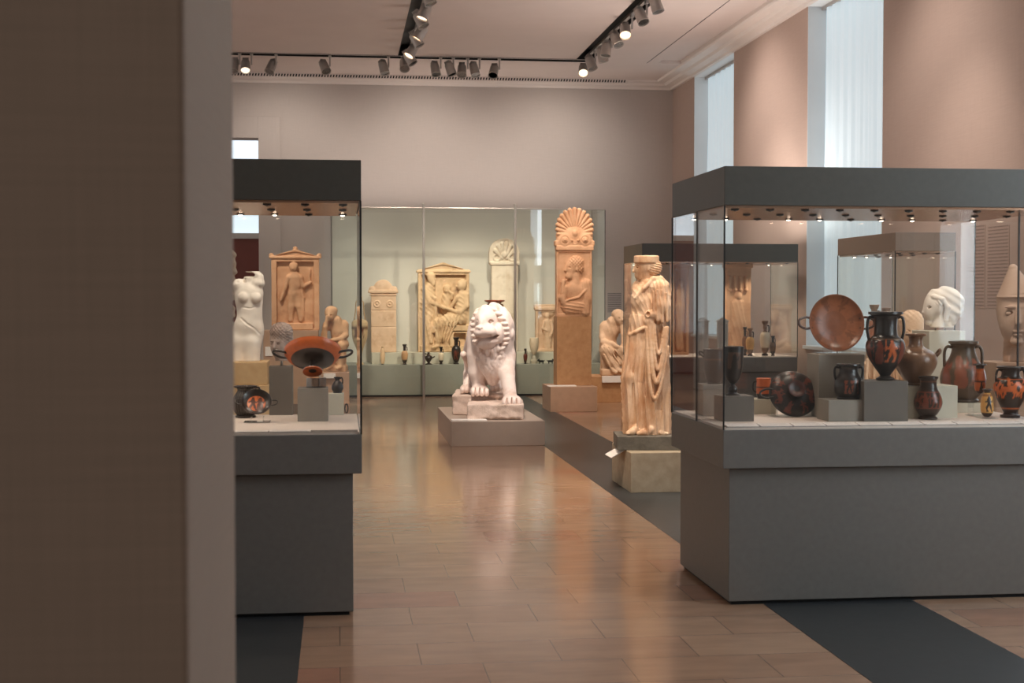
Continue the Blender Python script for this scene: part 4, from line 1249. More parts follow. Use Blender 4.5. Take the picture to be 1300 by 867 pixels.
def family_relief():
    C = frame_relief(531, 596, 341, 446, 343, 562.5, 332, 2.0, 11, .48, 5.0, 4.5, 7)
    d = 2.0
    # ground ledge
    C.b(533, 594, 438, 445.5, -2, 5, .6, .6)
    fo = folds(.5, .25, .8)
    # standing bearded man at left
    C.chain([(545, 365, d, 7.5), (543, 384, d, 9.0), (541, 400, d, 9.2)], 3, flat=.65, disp=folds(.4, .5, .8))
    C.chain([(541, 400, d, 9.0), (544, 436, d, 7.5)], 3, flat=.6, disp=folds(.75, .05, 1.0))
    C.c((546, 359, d), (547, 364, d), 3, 3.5, 2)
    C.e(547.5, 352, d - 2, 5.2, 6.6, 4.6, 1.5); C.e(550, 358, d - 2.5, 3.2, 4.6, 3.2, 1.5); C.e(547, 348.5, d - 1.6, 5.8, 4.4, 4.8, 1)
    C.e(552.4, 353.2, d - 3, 1.1, 1.9, 1.2, .5)
    C.chain([(540, 368, d - 2, 4), (545, 382, d - 4, 3.4), (556, 386, d - 4, 2.6), (563, 390, d - 4.5, 2.1)], 1.5)
    C.chain([(538, 366, d - 2, 3), (552, 378, d - 3.5, 2.2), (553, 400, d - 3, 2.4), (549, 420, d - 2.5, 2.4)], 1.5)
    for i in range(6): C.c((536 + i * 1.6, 392 + i * 3, d - 5.4), (546 + i * .5, 434, d - 4.6), .9, .9, 1.0)
    # background figure between them
    C.e(568, 367, d + .5, 4.6, 5.6, 3.6, 1.2); C.e(568, 364, d + .6, 5.2, 3.8, 3.8, 1); C.e(566.4, 368.6, d - 3, .8, 1.5, .9, .4)
    C.chain([(568, 376, d + 1.5, 6.0), (566, 392, d + 1.5, 6.4)], 2.5, flat=.5, disp=folds(.6, .4, .6))
    C.chain([(573, 378, d, 2.4), (574, 372, d - 1, 2.0), (571, 369.5, d - 1.6, 1.7)], 1)
    # seated woman at right, veil over her head
    C.e(585, 361, d - 2, 5.2, 6.4, 4.4, 1.5); C.e(587.5, 360, d - 1.5, 5.4, 7.2, 4.6, 1.2); C.e(579.6, 362.2, d - 3, 1.1, 1.8, 1.2, .5)
    C.c((586, 367, d - 1), (587, 372, d - 1), 3, 3.6, 2)
    C.chain([(587, 376, d - 1, 7.0), (586, 390, d - 1, 8.0), (584, 402, d - 1, 8.4)], 3, flat=.65, disp=folds(.3, .55, .8))
    C.chain([(591, 374, d - 2, 4.2), (592, 387, d - 4, 3.8), (583, 396, d - 5, 3.2), (571, 392, d - 5, 2.5), (564, 389, d - 5, 2.0)], 1.6)
    C.chain([(580, 377, d - 3, 2.8), (573, 388, d - 4, 2.4)], 1.5)
    C.chain([(584, 404, d - 2, 8.0), (570, 404, d - 4, 7.2), (558, 409, d - 5, 6.4)], 3, flat=.65, disp=folds(.55, .4, .9))
    C.chain([(559, 410, d - 5, 6.2), (558, 424, d - 4, 5.6), (555, 437, d - 3, 4.6)], 3, flat=.7, disp=folds(.8, .2, .9))
    C.chain([(567, 410, d - 3, 5.4), (568, 424, d - 2, 5.0), (566, 437, d - 2, 4.4)], 3, flat=.7, disp=folds(.8, .1, .9))
    for i in range(6): C.c((556 + i * 4.4, 405 + i * .5, d - 8.4), (553 + i * 3, 432, d - 6.4), .9, .8, 1.0)
    for i in range(4): C.c((572 + i * 4, 399, d - 7), (566 + i * 4, 412, d - 7.4), .9, .7, 1.0)
    # chair
    C.b(570, 595.5, 412, 419, -3.5, 4, .6, .5); C.b(570, 595.5, 420.5, 422, -3, 4, .5, .4)
    C.b(571, 576, 420, 439, -3.5, 3, .6, .5); C.b(591, 595.5, 420, 439, -3.5, 3, .6, .5)
    C.b(577, 590, 424, 438, -3.2, 4.8, .4, .4, sub=True)
    C.chain([(556, 438, d - 5, 2.2), (549, 440, d - 6.5, 1.8)], 1)
    C.warp(lambda X, Y, Z: .16 * wob(X, Y, Z, .8, 33), 524, 602, 328, 448)
    return C


def in_showcase(name, label, clay, mat, px0, pyb, Y, z, part='relief_slab', cat='relief'):
    return sculpture(name, label, cat, part, clay, mat, px0, pyb, XY(px0, Y), Y, z, rz=0)


in_showcase('grave_relief', 'large ochre gabled relief of a seated woman clasping hands with a man', family_relief(), M['ochre'], 563, 446, 23.72, STZ)


def rosette_stele():
    C = Clay(462, 508, 350, 450, -6, 12, .5)
    C.b(471, 503, 370, 447.5, 0, 8, .6, .6); C.b(467.5, 505.5, 368.5, 372.5, -2, 9, .8, .6); C.b(469, 504, 374, 375.6, -1, 8, .5, .5)
    C.e(486.5, 369, 4, 13, 14, 3.6, 1); C.e(473, 367.5, 4, 4.6, 4.2, 3.4, 1); C.e(500, 367.5, 4, 4.6, 4.2, 3.4, 1)
    C.ring(478.5, 386, 0, 3.6, 1.0, .6); C.e(478.5, 386, 0, 1.6, 1.6, 1.4, .5); C.ring(495, 386, 0, 3.6, 1.0, .6); C.e(495, 386, 0, 1.6, 1.6, 1.4, .5)
    for yy in (394, 415): C.b(470, 504, yy, yy + .9, -1, .6, .3, .3, sub=True)
    C.warp(lambda X, Y, Z: .25 * wob(X, Y, Z, .5, 35), 462, 508, 350, 449)
    return C


in_showcase('grave_stele', 'slender tan stele with rounded top and two rosettes, left end of the back showcase', rosette_stele(), M['pinkstele'], 486.5, 447.5, 23.75, STZ, 'stele_slab', 'stele')


def acanthus_stele():
    C = Clay(616, 666, 298, 450, -7, 13, .5)
    C.b(624, 657.5, 336, 447.5, 0, 9, .6, .6); C.b(622, 659.5, 333.5, 337.5, -1.6, 10, .8, .6)
    C.put(lambda X, Y, Z: np.maximum(np.maximum(np.sqrt((X - 640.5) ** 2 * .9 + np.maximum(-Z * -1 - -322, 0) ** 2 * 0 + np.maximum(Z + 322, 0) ** 2) - 18.5, np.abs(Y - 5) - 4.5), -(Z + 335)), (620, 0, -336), (661, 10, -303), 1)
    for a in (-60, -35, -12, 12, 35, 60):
        r = math.radians(a)
        C.c((640.5 + 3 * math.sin(r), 331 - 3 * math.cos(r), .5), (640.5 + 14 * math.sin(r), 329 - 19 * math.cos(r), 0), 1.2, 2.6, .8)
    C.ring(631, 328, .4, 4, 1.3, .6); C.ring(650, 328, .4, 4, 1.3, .6); C.e(640.5, 324, -.6, 3.6, 4.4, 2.4, .8)
    C.ring(636, 317, .4, 3, 1, .6); C.ring(645, 317, .4, 3, 1, .6)
    C.warp(lambda X, Y, Z: .22 * wob(X, Y, Z, .5, 36), 616, 666, 298, 449)
    return C


in_showcase('grave_stele', 'tall pale stele with arched acanthus top rising behind the lion', acanthus_stele(), M['pale'], 640.5, 447.5, 23.75, STZ, 'stele_slab', 'stele')


def small_relief():
    C = frame_relief(680, 712, 393, 447.5, 393, 696, 393, 1, 8, .48, 3.5, 3.4, 4)
    C.b(678.5, 713.5, 391, 395, -1.6, 8, .6, .5); C.e(696, 391, 3.5, 11, 14, 3.2, 1); C.e(682, 391, 3.5, 4, 6, 3, 1); C.e(710, 391, 3.5, 4, 6, 3, 1)
    d = 1.5
    C.e(695, 402, d, 3.4, 4.2, 2.8, 1); C.chain([(695.5, 410, d, 5), (695, 420, d, 5.2), (696, 441, d, 4.6)], 2, flat=.55, disp=folds(.9, .15, .7))
    C.chain([(691, 409, d - 1, 1.8), (689, 418, d - 2, 1.6), (694, 421, d - 2.5, 1.4)], 1); C.chain([(700, 409, d - 1, 1.8), (702, 420, d - 1.5, 1.6), (699, 428, d - 2, 1.4)], 1)
    C.warp(lambda X, Y, Z: .18 * wob(X, Y, Z, .6, 37), 674, 716, 372, 449)
    return C


in_showcase('grave_relief', 'small pale relief with a rounded top half hidden by the palmette stele', small_relief(), M['pinkstele'], 696, 447.5, 23.75, STZ)


# ------------------------------------------------------------------ tall palmette stele on its shaft
g5 = ground(728, 523); CLY = g5.y
cpx0, cpx1 = XY(699, CLY), XY(758.5, CLY); cpz = zof(728, 491, CLY)
plinth('display_plinth', 'rose-brown low plinth at the foot of the tall palmette stele', cpx0, cpx1, CLY, CLY + .8, 0, cpz, M['rosebase'])
cy_ = CLY + .30
ccx = XY(728.5, cy_); cs_ = sc(ccx, cy_)
pal = thing('palmette_stele', 'tall orange-tan stele with fan palmette above a man in profile on a brown shaft', 'stele', (ccx, cy_, cpz))
SHH = (490 - 402) * cs_
boxes('shaft', [(-22 * cs_, 22.5 * cs_, -.02, .30, 0, SHH)], M['brownped'], pal, .006)


def man_panel():
    C = Clay(700, 758, 312, 408, -8, 14, .45)
    C.b(706, 751.5, 316, 402.5, 0, 13, .7, .6); C.b(708.5, 749, 321, 399, -4, 1.4, .6, .5, sub=True)
    C.e(722, 404.5, 4, 7, 2.6, 14, 1, sub=True); C.e(741, 403.5, 4, 8, 1.6, 14, 1, sub=True)
    d = 1.2
    # head in profile to the left
    C.e(729, 338, d, 9.0, 10.5, 4.6, 2); C.e(724, 342, d - .5, 6.4, 9, 4.0, 2); C.c((719.6, 338, d - 1), (717.4, 344, d - 1), 1.2, 1.7, 1)
    C.e(722.5, 351, d - .5, 5.0, 5.2, 3.6, 1.8); C.e(719.4, 347.6, d - 1, 1.3, .8, 2, .5)
    hr = lambda X, Y, Z: .6 * np.sin(X * 1.5 + 1) * np.sin(Z * 1.4)
    C.e(731, 334, d - .6, 9.4, 8.4, 4.8, 1.5, disp=hr); C.e(736, 341, d, 5, 6.6, 4, 1.5, disp=hr); C.e(731.5, 342.5, d - 4.2, 1.6, 2.6, 1.4, .6)
    C.e(722.2, 340.2, d - 4.0, 1.7, 1.0, 1.2, .4, sub=True)
    C.c((731, 350, d), (731, 358, d), 5, 5.6, 2, flat=.7)
    # chest, bent arm, himation
    C.e(731, 371, d, 14.5, 14.5, 4.6, 2.5); C.e(728, 366, d - 1.6, 7, 6, 3.2, 2)
    C.e(728, 389, d - .4, 16.5, 10, 5.2, 1.6, disp=folds(.12, .75, .7)); C.b(717, 747, 390, 398.6, -1.5, 3, 1.4, 2, disp=folds(.55, .1, .6))
    C.chain([(744, 361, d - .4, 6.4), (745.5, 380, d - 1, 5.6), (743.5, 397, d - 1, 4.6)], 2, flat=.7, disp=folds(.75, .1, .7))
    C.chain([(717, 366, d - 1, 4.6), (713.5, 378, d - 1.5, 4.2), (716, 386, d - 1.6, 3.8)], 2, flat=.8)
    C.chain([(715, 384, d - 2, 3.2), (713, 372, d - 2.6, 2.6), (714, 361, d - 3, 2.1)], 1.2); C.e(714.5, 358, d - 3, 2.6, 3, 1.8, 1); C.c((711, 359, d - 3), (719, 355.5, d - 3), .8, .8, .6)
    C.chain([(713, 385, d - 2, 1.7), (722, 381, d - 4.2, 1.5), (734, 378, d - 4.2, 1.5), (744, 368, d - 4, 1.5)], .9)
    C.warp(lambda X, Y, Z: .16 * wob(X, Y, Z, .7, 41), 700, 758, 312, 406)
    return C


def palmette():
    C = Clay(698, 762, 262, 322, -9, 15, .45)
    C.b(705.5, 753.5, 312.5, 318.5, -2.0, 12, .8, .6); C.b(704, 755, 306, 313, -1, 12, 1.6, .8)
    C.e(729.5, 300, 5, 24, 14, 6, 2)
    for i in range(15):
        a = math.radians(-100 + 200 * i / 14)
        L = 24.0 + 4.0 * math.cos(a)
        ex, ey = 729.5 + L * math.sin(a) * .9, 294 - L * math.cos(a) * .98
        C.c((729.5 + 3 * math.sin(a), 297 - 3 * math.cos(a), 3.5), (ex, ey, 3.0), 1.1, 3.0, .35, flat=1.4)
    C.e(729.5, 297, 1, 4.2, 4.6, 3.6, 1)
    for sx in (-1, 1):
        cx = 729.5 + sx * 13
        C.e(cx, 305.5, 3, 10.6, 10.2, 6, 1.2)
        for R, r in ((8.2, .9), (4.6, .8)): C.ring(cx, 305.5, -2.6, R, r + .2, .5, sub=True)
        C.e(cx, 305.5, -2.6, 2, 2, 1.6, .5)
        C.c((cx - sx * 9, 308, 0), (729.5 + sx * .5, 311, 0), 1.4, 1.2, .8)
    for xx in (725.5, 733.5): C.e(xx, 306, -1.6, 1.6, 1.6, 1.5, .5)
    C.warp(lambda X, Y, Z: .14 * wob(X, Y, Z, .7, 43), 698, 762, 262, 318)
    return C


link_mesh('relief_panel', man_panel().mesh('relief_panel', 728.5, 402, cs_), M['orange'], pal, (0, -.02, SHH))
link_mesh('palmette_finial', palmette().mesh('palmette_finial', 728.5, 402, cs_), M['orange'], pal, (0, -.02, SHH))
lc = boxes('object_label', [(-.20, .20, -.09, .09, 0, .014)], M['cardpaper'], None, .002, (XY(713, CLY + .14), CLY + .12, cpz))
tag(lc, 'white label card lying on the low plinth of the palmette stele', 'label')
lc = boxes('object_label', [(-.19, .19, -.10, .10, 0, .012)], M['cardpaper'], None, .002, (XY(595, LPY0 + .16), LPY0 + .14, LPZ))
tag(lc, 'white label card lying on the grey plinth in front of the lion', 'label')
# label on a slanted arm beside the standing statue
la = thing('object_label', 'white slanted label card jutting from the stone block under the standing statue', 'label', (SPX0, SPY0 + .35, SPZ))
o = boxes('card', [(-.14, .0, -.13, .13, 0, .008)], M['cardpaper'], la, .002); o.rotation_euler = (0, -.5, 0)
# ------------------------------------------------------------------ pottery
def L3(r, g, b): return np.array(lin(r, g, b)[:3])


BLK, ORG, RED, BRN, CRM, OCH = L3(40, 32, 28), L3(206, 104, 54), L3(116, 58, 42), L3(112, 80, 58), L3(222, 204, 176), L3(214, 160, 92)
WARR = [(0, .93, .03, .93, .07), (0, .8, .02, .52, .12), (-.04, .5, -.16, .26, .075), (-.16, .26, -.12, .03, .05), (-.12, .02, -.04, .01, .035), (.06, .5, .13, .25, .075), (.13, .25, .2, .03, .05), (.2, .02, .28, .01, .035), (.02, .76, .2, .62, .05), (.2, .62, .32, .74, .04), (-.05, .76, -.24, .62, .05), (.34, .25, .3, 1.05, .014)]
DRAPE = [(0, .92, .02, .92, .075), (0, .8, 0, .45, .13), (-.02, .45, -.05, .06, .17), (.03, .45, .08, .06, .15), (.02, .74, .22, .6, .05), (.22, .6, .28, .78, .04)]
HORSE = [(-.34, .52, .26, .55, .15), (.24, .58, .46, .86, .1), (.44, .9, .62, .76, .065), (-.38, .5, -.46, .25, .07), (-.46, .25, -.38, .02, .04), (-.28, .45, -.24, .22, .06), (-.24, .22, -.3, .02, .04), (.2, .45, .3, .22, .06), (.3, .22, .26, .02, .04), (.28, .48, .46, .28, .055), (.46, .28, .42, .08, .04), (-.46, .6, -.6, .3, .045), (-.02, .72, 0, 1.0, .085), (.02, 1.1, .03, 1.1, .065), (.02, .95, .2, .85, .04)]


def fig(U, V, prims, cx, vb, H, flip=1):
    """True inside the drawn silhouette; U along the wall, V up, figure of height H standing at (cx, vb)"""
    u = (U - cx) / H * flip; v = (V - vb) / H
    m = np.zeros(U.shape, bool)
    for x0, y0, x1, y1, r in prims:
        dx, dy = x1 - x0, y1 - y0
        t = np.clip(((u - x0) * dx + (v - y0) * dy) / (dx * dx + dy * dy + 1e-9), 0, 1)
        m |= (u - x0 - t * dx) ** 2 + (v - y0 - t * dy) ** 2 < r * r
    return m


def painter(s, pyb, base, bands=(), figs=(), fcol=None, around=0, ground_=None, mottled=None):
    """bands: (py_top, py_bottom, colour); figs: (prims, u_px, py_feet, height_px, flip, colour)"""
    def f(A, Z, R, row):
        py = pyb - Z / s
        U = A * R / s
        c = np.tile(base, (len(A), 1))
        for b in bands:
            m = (py >= b[0]) & (py <= b[1])
            if len(b) > 3: m &= np.abs(U) < b[3]
            c[m] = b[2]
        if mottled is not None:
            n = wob(U, 0 * U, py, mottled[1], 5, 7) > mottled[2]
            m = n & (py >= mottled[3]) & (py <= mottled[4])
            c[m] = mottled[0]
        for pr, u, pf, h, fl, col in figs:
            for tw in (0, PI):
                A2 = A if tw == 0 else np.where(A > 0, A - PI, A + PI)
                m = fig(A2 * R / s, -py, pr, u, -pf, h, fl) & (np.abs(A2) < PI / 2)
                c[m] = col
        return c
    return f


def solid(c):
    return lambda A, Z, R, row: np.tile(c, (len(A), 1))


def pot(name, label, cat, pxc, Y, z, pyb, body, foot=None, paint=None, handles=(), hr=1.6, hcol=BLK, footcol=BLK, rows=90, seg=112, group=None, ripple=None, inner=True, s=None, kind_parts=('body', 'foot', 'handle')):
    """profiles in photograph pixels: (radius, py[,1]) from the bottom up"""
    X = XY(pxc, Y); s = s or sc(X, Y)
    t = thing(name, label, cat, (X, Y, z), -YAW, group)
    cv = lambda P: [((p[0] * s, (pyb - p[1]) * s) + tuple(p[2:])) for p in P]
    P = list(body)
    if inner:
        rl, yl = P[-1][0], P[-1][1]
        P[-1] = (rl, yl, 1)
        P += [(rl * .86, yl - .3, 1), (rl * .62, yl + 4), (rl * .58, yl + 10), (0.0, yl + 11)]
    pr = resample(cv(P), rows)
    link_mesh(kind_parts[0], lathe_mesh('body', pr, seg, paint(s, pyb) if paint else solid(BLK), ripple), M['pot'], t)
    if foot:
        link_mesh(kind_parts[1], lathe_mesh('foot', resample(cv(foot), 24), 48, solid(footcol)), M['pot'], t)
    for h in handles:
        me = tube_mesh('handle', [(p[0] * s, p[2] * s, (pyb - p[1]) * s) for p in h], hr * s, 6, 10)
        att = me.color_attributes.new('paint', 'FLOAT_COLOR', 'POINT')
        att.data.foreach_set('color', np.tile(np.append(hcol, 1), len(me.vertices)).astype(np.float32))
        link_mesh(kind_parts[2], me, M['pot'], t)
    return t


def sym(h):
    return [h, [(-p[0],) + tuple(p[1:]) for p in h]]


def P_(base, **kw):
    return lambda s, pyb: painter(s, pyb, base, **kw)


def block(label, pxl, pxr, pyt, pyb, mat, zd, depth=.2, name='display_block'):
    """block on a case deck: front edge found from its bottom line in the picture"""
    g = ground((pxl + pxr) / 2, pyb, zd)
    Y0 = g.y
    zt = zof((pxl + pxr) / 2, pyt, Y0)
    plinth(name, label, XY(pxl, Y0), XY(pxr, Y0), Y0, Y0 + depth, zd, zt, mat, bevel=.002, cat='display block')
    return Y0 + depth / 2, zt


def deckY(px, py, zd=ZD): return ground(px, py, zd).y


# ---- right case -------------------------------------------------------------
y, z = block('dark taupe display block under the tall neck amphora', 1098, 1154, 484, 535, M['darkped'], ZD, .21)
pot('neck_amphora', 'tall black neck amphora with red figures, highest of the vases in the right case', 'vase', 1124.5, y, z, 484,
    [(6, 478.5), (9, 474), (16, 464), (22.5, 452), (24.6, 441), (22.5, 433.5), (16.5, 428.5, 1), (14.6, 425), (14.2, 414), (15.2, 405), (18.5, 401.2), (21.6, 400, 1), (21.6, 397.2)],
    [(0, 484), (11, 484, 1), (11.6, 481.6), (8, 479.6), (6, 478)],
    P_(BLK, bands=[(462.5, 463.3, RED), (431, 432, BRN)], figs=[(DRAPE, -13, 460, 27, 1, RED), (WARR, 3, 460, 27, -1, ORG * .8), (DRAPE, 19, 460, 26, -1, RED), (WARR, -30, 460, 26, 1, RED)]),
    sym([(14.8, 404.5, 0), (20.5, 404, 0), (22.8, 410, 0), (23.2, 421, 0), (21, 432, 0), (19.5, 436, 0)]), 1.9)
y, z = block('pale display block under the brown hydria and beside the handled red jar', 1153, 1217, 490, 531, M['paleped'], ZD, .2)
pot('hydria', 'brown three-handled water jar on the pale block behind the tall amphora', 'vase', 1163, y, z, 490,
    [(11, 487), (18, 479), (24.5, 468), (27, 458.5), (24, 450.5), (16, 444.5, 1), (10, 441), (8.2, 434), (9.4, 428.4), (12.8, 427.2, 1), (13.2, 425)],
    [(0, 490), (13, 490, 1), (13.4, 488.2), (11, 486.8)],
    P_(L3(112, 80, 58), bands=[(456, 457, L3(150, 108, 74)), (447, 448, L3(80, 56, 42))]),
    [[(24, 455, -4), (29, 449, -5), (31, 445.5, -2), (31, 445.5, 3), (29, 449, 6), (24, 455, 5)], [(-24, 455, -4), (-29, 449, -5), (-31, 445.5, -2), (-31, 445.5, 3), (-29, 449, 6), (-24, 455, 5)], [(3, 429, 9), (4, 427, 16), (5, 436, 19), (5, 447, 18)]], 1.8, L3(96, 68, 50), L3(96, 68, 50))
y = 8.0
zl = zof(1223, 510, y)
plinth('display_block', 'low pale display block under the broad two-handled jar', XY(1199, y - .11), XY(1249, y - .11), y - .11, y + .11, ZD, zl, M['paleped'], bevel=.002, cat='display block')
pot('pelike', 'broad olive-brown two-handled jar with reddish figures behind the hanging orange flask', 'vase', 1223.5, y, zl, 510,
    [(17, 505.5), (23, 498), (27.6, 487), (28, 477), (24.5, 466), (18, 455), (14.6, 446), (14.4, 440), (17, 436, 1), (18.6, 435.4, 1), (18.2, 432.8)],
    [(0, 510), (18.5, 510, 1), (19.4, 507.6), (17, 505)],
    P_(L3(78, 64, 50), bands=[(489.5, 490.6, RED)], figs=[(DRAPE, -11, 488, 38, 1, L3(128, 74, 56)), (WARR, 9, 488, 34, -1, L3(138, 80, 60)), (DRAPE, 30, 488, 36, -1, RED), (DRAPE, -32, 488, 36, 1, RED)]),
    sym([(14.4, 440.5, 0), (20.5, 440, 0), (23.6, 446, 0), (24, 456, 0), (23.5, 465, 0)]), 2.0, L3(78, 62, 48), L3(60, 50, 42))
y = deckY(1179.5, 532)
pot('squat_jug', 'dark reddish jug standing directly on the deck in front of the pale block', 'vase', 1179.5, y, ZD, 533,
    [(9, 529), (12.5, 525), (16.6, 517), (17.6, 510), (15.4, 502), (11.4, 494), (10.2, 487), (11, 482.5), (12.2, 481, 1), (12.2, 478.6)],
    [(0, 533), (11.4, 533, 1), (11.8, 531), (9, 528.6)],
    P_(BLK, bands=[(518, 519.2, RED), (497.5, 498.5, RED), (484, 486, L3(90, 56, 40))], figs=[(DRAPE, -8, 517, 18, 1, RED), (WARR, 4, 517, 18, -1, RED), (DRAPE, 14, 517, 17, 1, RED), (HORSE, -20, 517, 16, 1, RED)]))
y = deckY(1284, 530)
pot('neck_amphora', 'black amphora with bright orange animals on its shoulder at the right picture edge', 'vase', 1284, y, ZD, 531,
    [(8, 525), (11, 519), (16, 509), (20, 498), (20.6, 490), (17, 482.5), (12, 479, 1), (11, 476), (11.4, 470), (14, 468.4), (17, 468, 1), (17, 466)],
    [(0, 531), (12, 531, 1), (12.4, 527.5, 1), (9, 527, 1), (8, 524.5)],
    P_(BLK, bands=[(507, 508, RED), (517.5, 519.6, ORG), (481, 481.8, ORG)], figs=[(HORSE, -8, 505, 22, 1, ORG), (HORSE, 14, 505, 22, -1, ORG), (HORSE, -30, 505, 21, 1, ORG), (WARR, 30, 505, 22, -1, ORG)]),
    sym([(11.2, 471, 0), (15.5, 470, 0), (17.8, 474, 0), (18.4, 480, 0), (18, 485.5, 0)]), 1.6)
y = deckY(1254.5, 531)
ac = thing('acrylic_stand', 'clear acrylic foot with a ring holding the small ochre oil flask', 'display stand', (XY(1254.5, y), y, ZD))
boxes('base', [(-.05, .05, -.04, .04, 0, .006)], M['acrylic'], ac, .001)
pot('alabastron', 'small ochre oil flask painted with a dark walking figure beside the orange animal amphora', 'vase', 1254.5, y, ZD + .007, 529.5,
    [(0, 529.3), (4, 528.6), (7.4, 523), (8.1, 515), (7.2, 506), (5, 500.5), (2.8, 498.4), (2.6, 496.4), (5.6, 495.4, 1), (6.2, 494.6, 1), (6, 494)],
    None, P_(OCH, bands=[(524, 530, BLK), (500, 503, L3(150, 96, 48)), (493, 499, BLK)], figs=[(WARR, 0, 522, 19, 1, BLK)]), rows=80)
y = deckY(1243, 529) + .05
zs_ = zof(1244, 463.5, y)
ac = thing('acrylic_stand', 'tall clear acrylic bracket from which the slim orange flask hangs', 'display stand', (XY(1244, y), y, ZD))
boxes('base', [(-.06, .06, -.05, .05, 0, .006)], M['acrylic'], ac, .001)
boxes('upright', [(-.05, -.044, -.035, .035, .006, zs_ - ZD)], M['acrylic'], ac, .001)
boxes('ledge', [(-.05, .012, -.035, .035, zs_ - ZD, zs_ - ZD + .005)], M['acrylic'], ac, .001)
pot('alabastron', 'slim orange oil flask hanging in a clear bracket in front of the broad jar', 'vase', 1245, y, zof(1244, 500, y), 500,
    [(0, 499.8), (3.4, 499), (6.2, 494), (6.8, 486), (6.2, 476), (4.6, 470), (3, 467), (3, 465), (6, 464, 1), (8.4, 463, 1), (8, 462)],
    None, P_(ORG * .85, bands=[(496, 501, BLK), (461, 467.5, BLK), (484, 484.8, BLK)], figs=[(DRAPE, 0, 496, 11, 1, BLK), (WARR, -7, 482, 11, 1, L3(150, 72, 40))]), rows=80)
y, z = block('grey display block under the small black two-handled jar', 1053, 1101, 508, 535, M['greyped'], ZD, .19)
pot('pelike', 'small black two-handled jar on a grey block left of the tall amphora', 'vase', 1078, y, z, 508,
    [(14, 505.6), (17, 500), (18.4, 492), (16.6, 483), (12.6, 475.5), (11.6, 470), (13, 466.6), (15.4, 465.6, 1), (15.4, 463.4)],
    [(0, 508), (14.6, 508, 1), (15, 506.4), (14, 505)],
    P_(BLK, bands=[(484, 500, L3(120, 62, 42), 9)], figs=[(WARR, -3, 500, 17, 1, BLK), (DRAPE, 5, 500, 16, 1, BLK)]),
    sym([(12, 468, 0), (16.4, 467.6, 0), (18, 472, 0), (17.2, 480, 0), (16, 483.5, 0)]), 1.5, ripple=lambda A, Z, R: R)


# ---- drinking cups ----------------------------------------------------------
def look(m, roll=0.0):
    z = Vector(m).normalized()
    x = Vector((1, 0, 0)); x = (x - z * x.dot(z)).normalized()
    y = z.cross(x)
    M3 = Matrix((x, y, z)).transposed()
    return (M3 @ Matrix.Rotation(roll, 3, 'Z'))


def cup(name, label, pos, m, R, depth, outer, inner_, hcol=BLK, stem=.35, footr=.36, group=None, handles=(1, -1), roll=0.0, anchor='rim', footcol=None):
    """wide stemmed cup; pos = centre of the rim; m = direction of the mouth; outer/inner_ paint by (r/R) -> colour"""
    Mx = look(m, roll)
    H = depth + stem * R
    base = Vector(pos) - Mx @ Vector((0, 0, H))
    t = thing(name, label, 'cup', base, 0, group)
    t.rotation_euler = Mx.to_euler()
    z0 = stem * R
    prof = [(.09 * R, z0), (.35 * R, z0 + .02 * depth), (.62 * R, z0 + .12 * depth), (.82 * R, z0 + .34 * depth), (.95 * R, z0 + .68 * depth), (1.0 * R, z0 + depth, 1), (.975 * R, z0 + depth * 1.0, 1), (.93 * R, z0 + .84 * depth), (.8 * R, z0 + .54 * depth), (.58 * R, z0 + .27 * depth), (.3 * R, z0 + .12 * depth), (0, z0 + .1 * depth)]
    pr = resample(prof, 110)
    zr = np.array([p[0] for p in pr]); top = int(np.argmax([p[1] for p in pr]))

    def paint(A, Z, Rr, row):
        c = np.zeros((len(A), 3))
        o = row <= top
        c[o] = outer(Rr[o] / R, A[o]); c[~o] = inner_(Rr[~o] / R, A[~o])
        return c
    link_mesh('bowl', lathe_mesh('bowl', pr, 128, paint), M['pot'], t)
    q_ = R * min(1, stem / .32)
    fp = resample([(0, .05 * q_), (.12 * R, .045 * q_), (.30 * R if footr > .3 else .16 * R, .0, 1), (footr * R, 0.0, 1), (footr * R, .07 * q_, 1), (.14 * R, .13 * q_), (.10 * R, .22 * q_), (.09 * R, z0 + .02 * depth)], 40)
    fcol = lambda A, Z, Rr, row: np.where((Rr / R > .14)[:, None] & (Z < .04 * R)[:, None], (ORG * .8 if footcol is None else RED * .35)[None], BLK[None])
    link_mesh('foot', lathe_mesh('foot', fp, 64, fcol), M['pot'], t)
    for sx in handles:
        zz = z0 + .62 * depth
        pts = [(sx * .86 * R, -.16 * R, zz), (sx * 1.1 * R, -.2 * R, zz + .12 * depth), (sx * 1.34 * R, -.1 * R, zz + .3 * depth), (sx * 1.34 * R, .1 * R, zz + .3 * depth), (sx * 1.1 * R, .2 * R, zz + .12 * depth), (sx * .86 * R, .16 * R, zz)]
        me = tube_mesh('handle', pts, .045 * R, 6, 10)
        att = me.color_attributes.new('paint', 'FLOAT_COLOR', 'POINT')
        att.data.foreach_set('color', np.tile(np.append(hcol, 1), len(me.vertices)).astype(np.float32))
        link_mesh('handle', me, M['pot'], t)
    return t


def rings(*lst):
    """(max r/R, colour) inner to outer"""
    def f(q, A):
        c = np.zeros((len(q), 3)); c[:] = lst[-1][1]
        for r, col in reversed(lst): c[q <= r] = col
        return c
    return f


def scene_ring(r0, r1, ground_, fcol, n, prims, inner, outer_, R=1.0):
    def f(q, A):
        c = np.tile(ground_, (len(q), 1))
        c[q < r0] = inner; c[q > r1] = outer_
        mid = (r0 + r1) / 2
        for k in range(n):
            a0 = 2 * PI * k / n
            da = (A - a0 + PI) % (2 * PI) - PI
            m = fig(da * mid, -(q), prims[k % len(prims)], 0, -r1, (r1 - r0) * .98, 1 if k % 2 else -1) & (q > r0) & (q < r1)
            c[m] = fcol
        return c
    return f


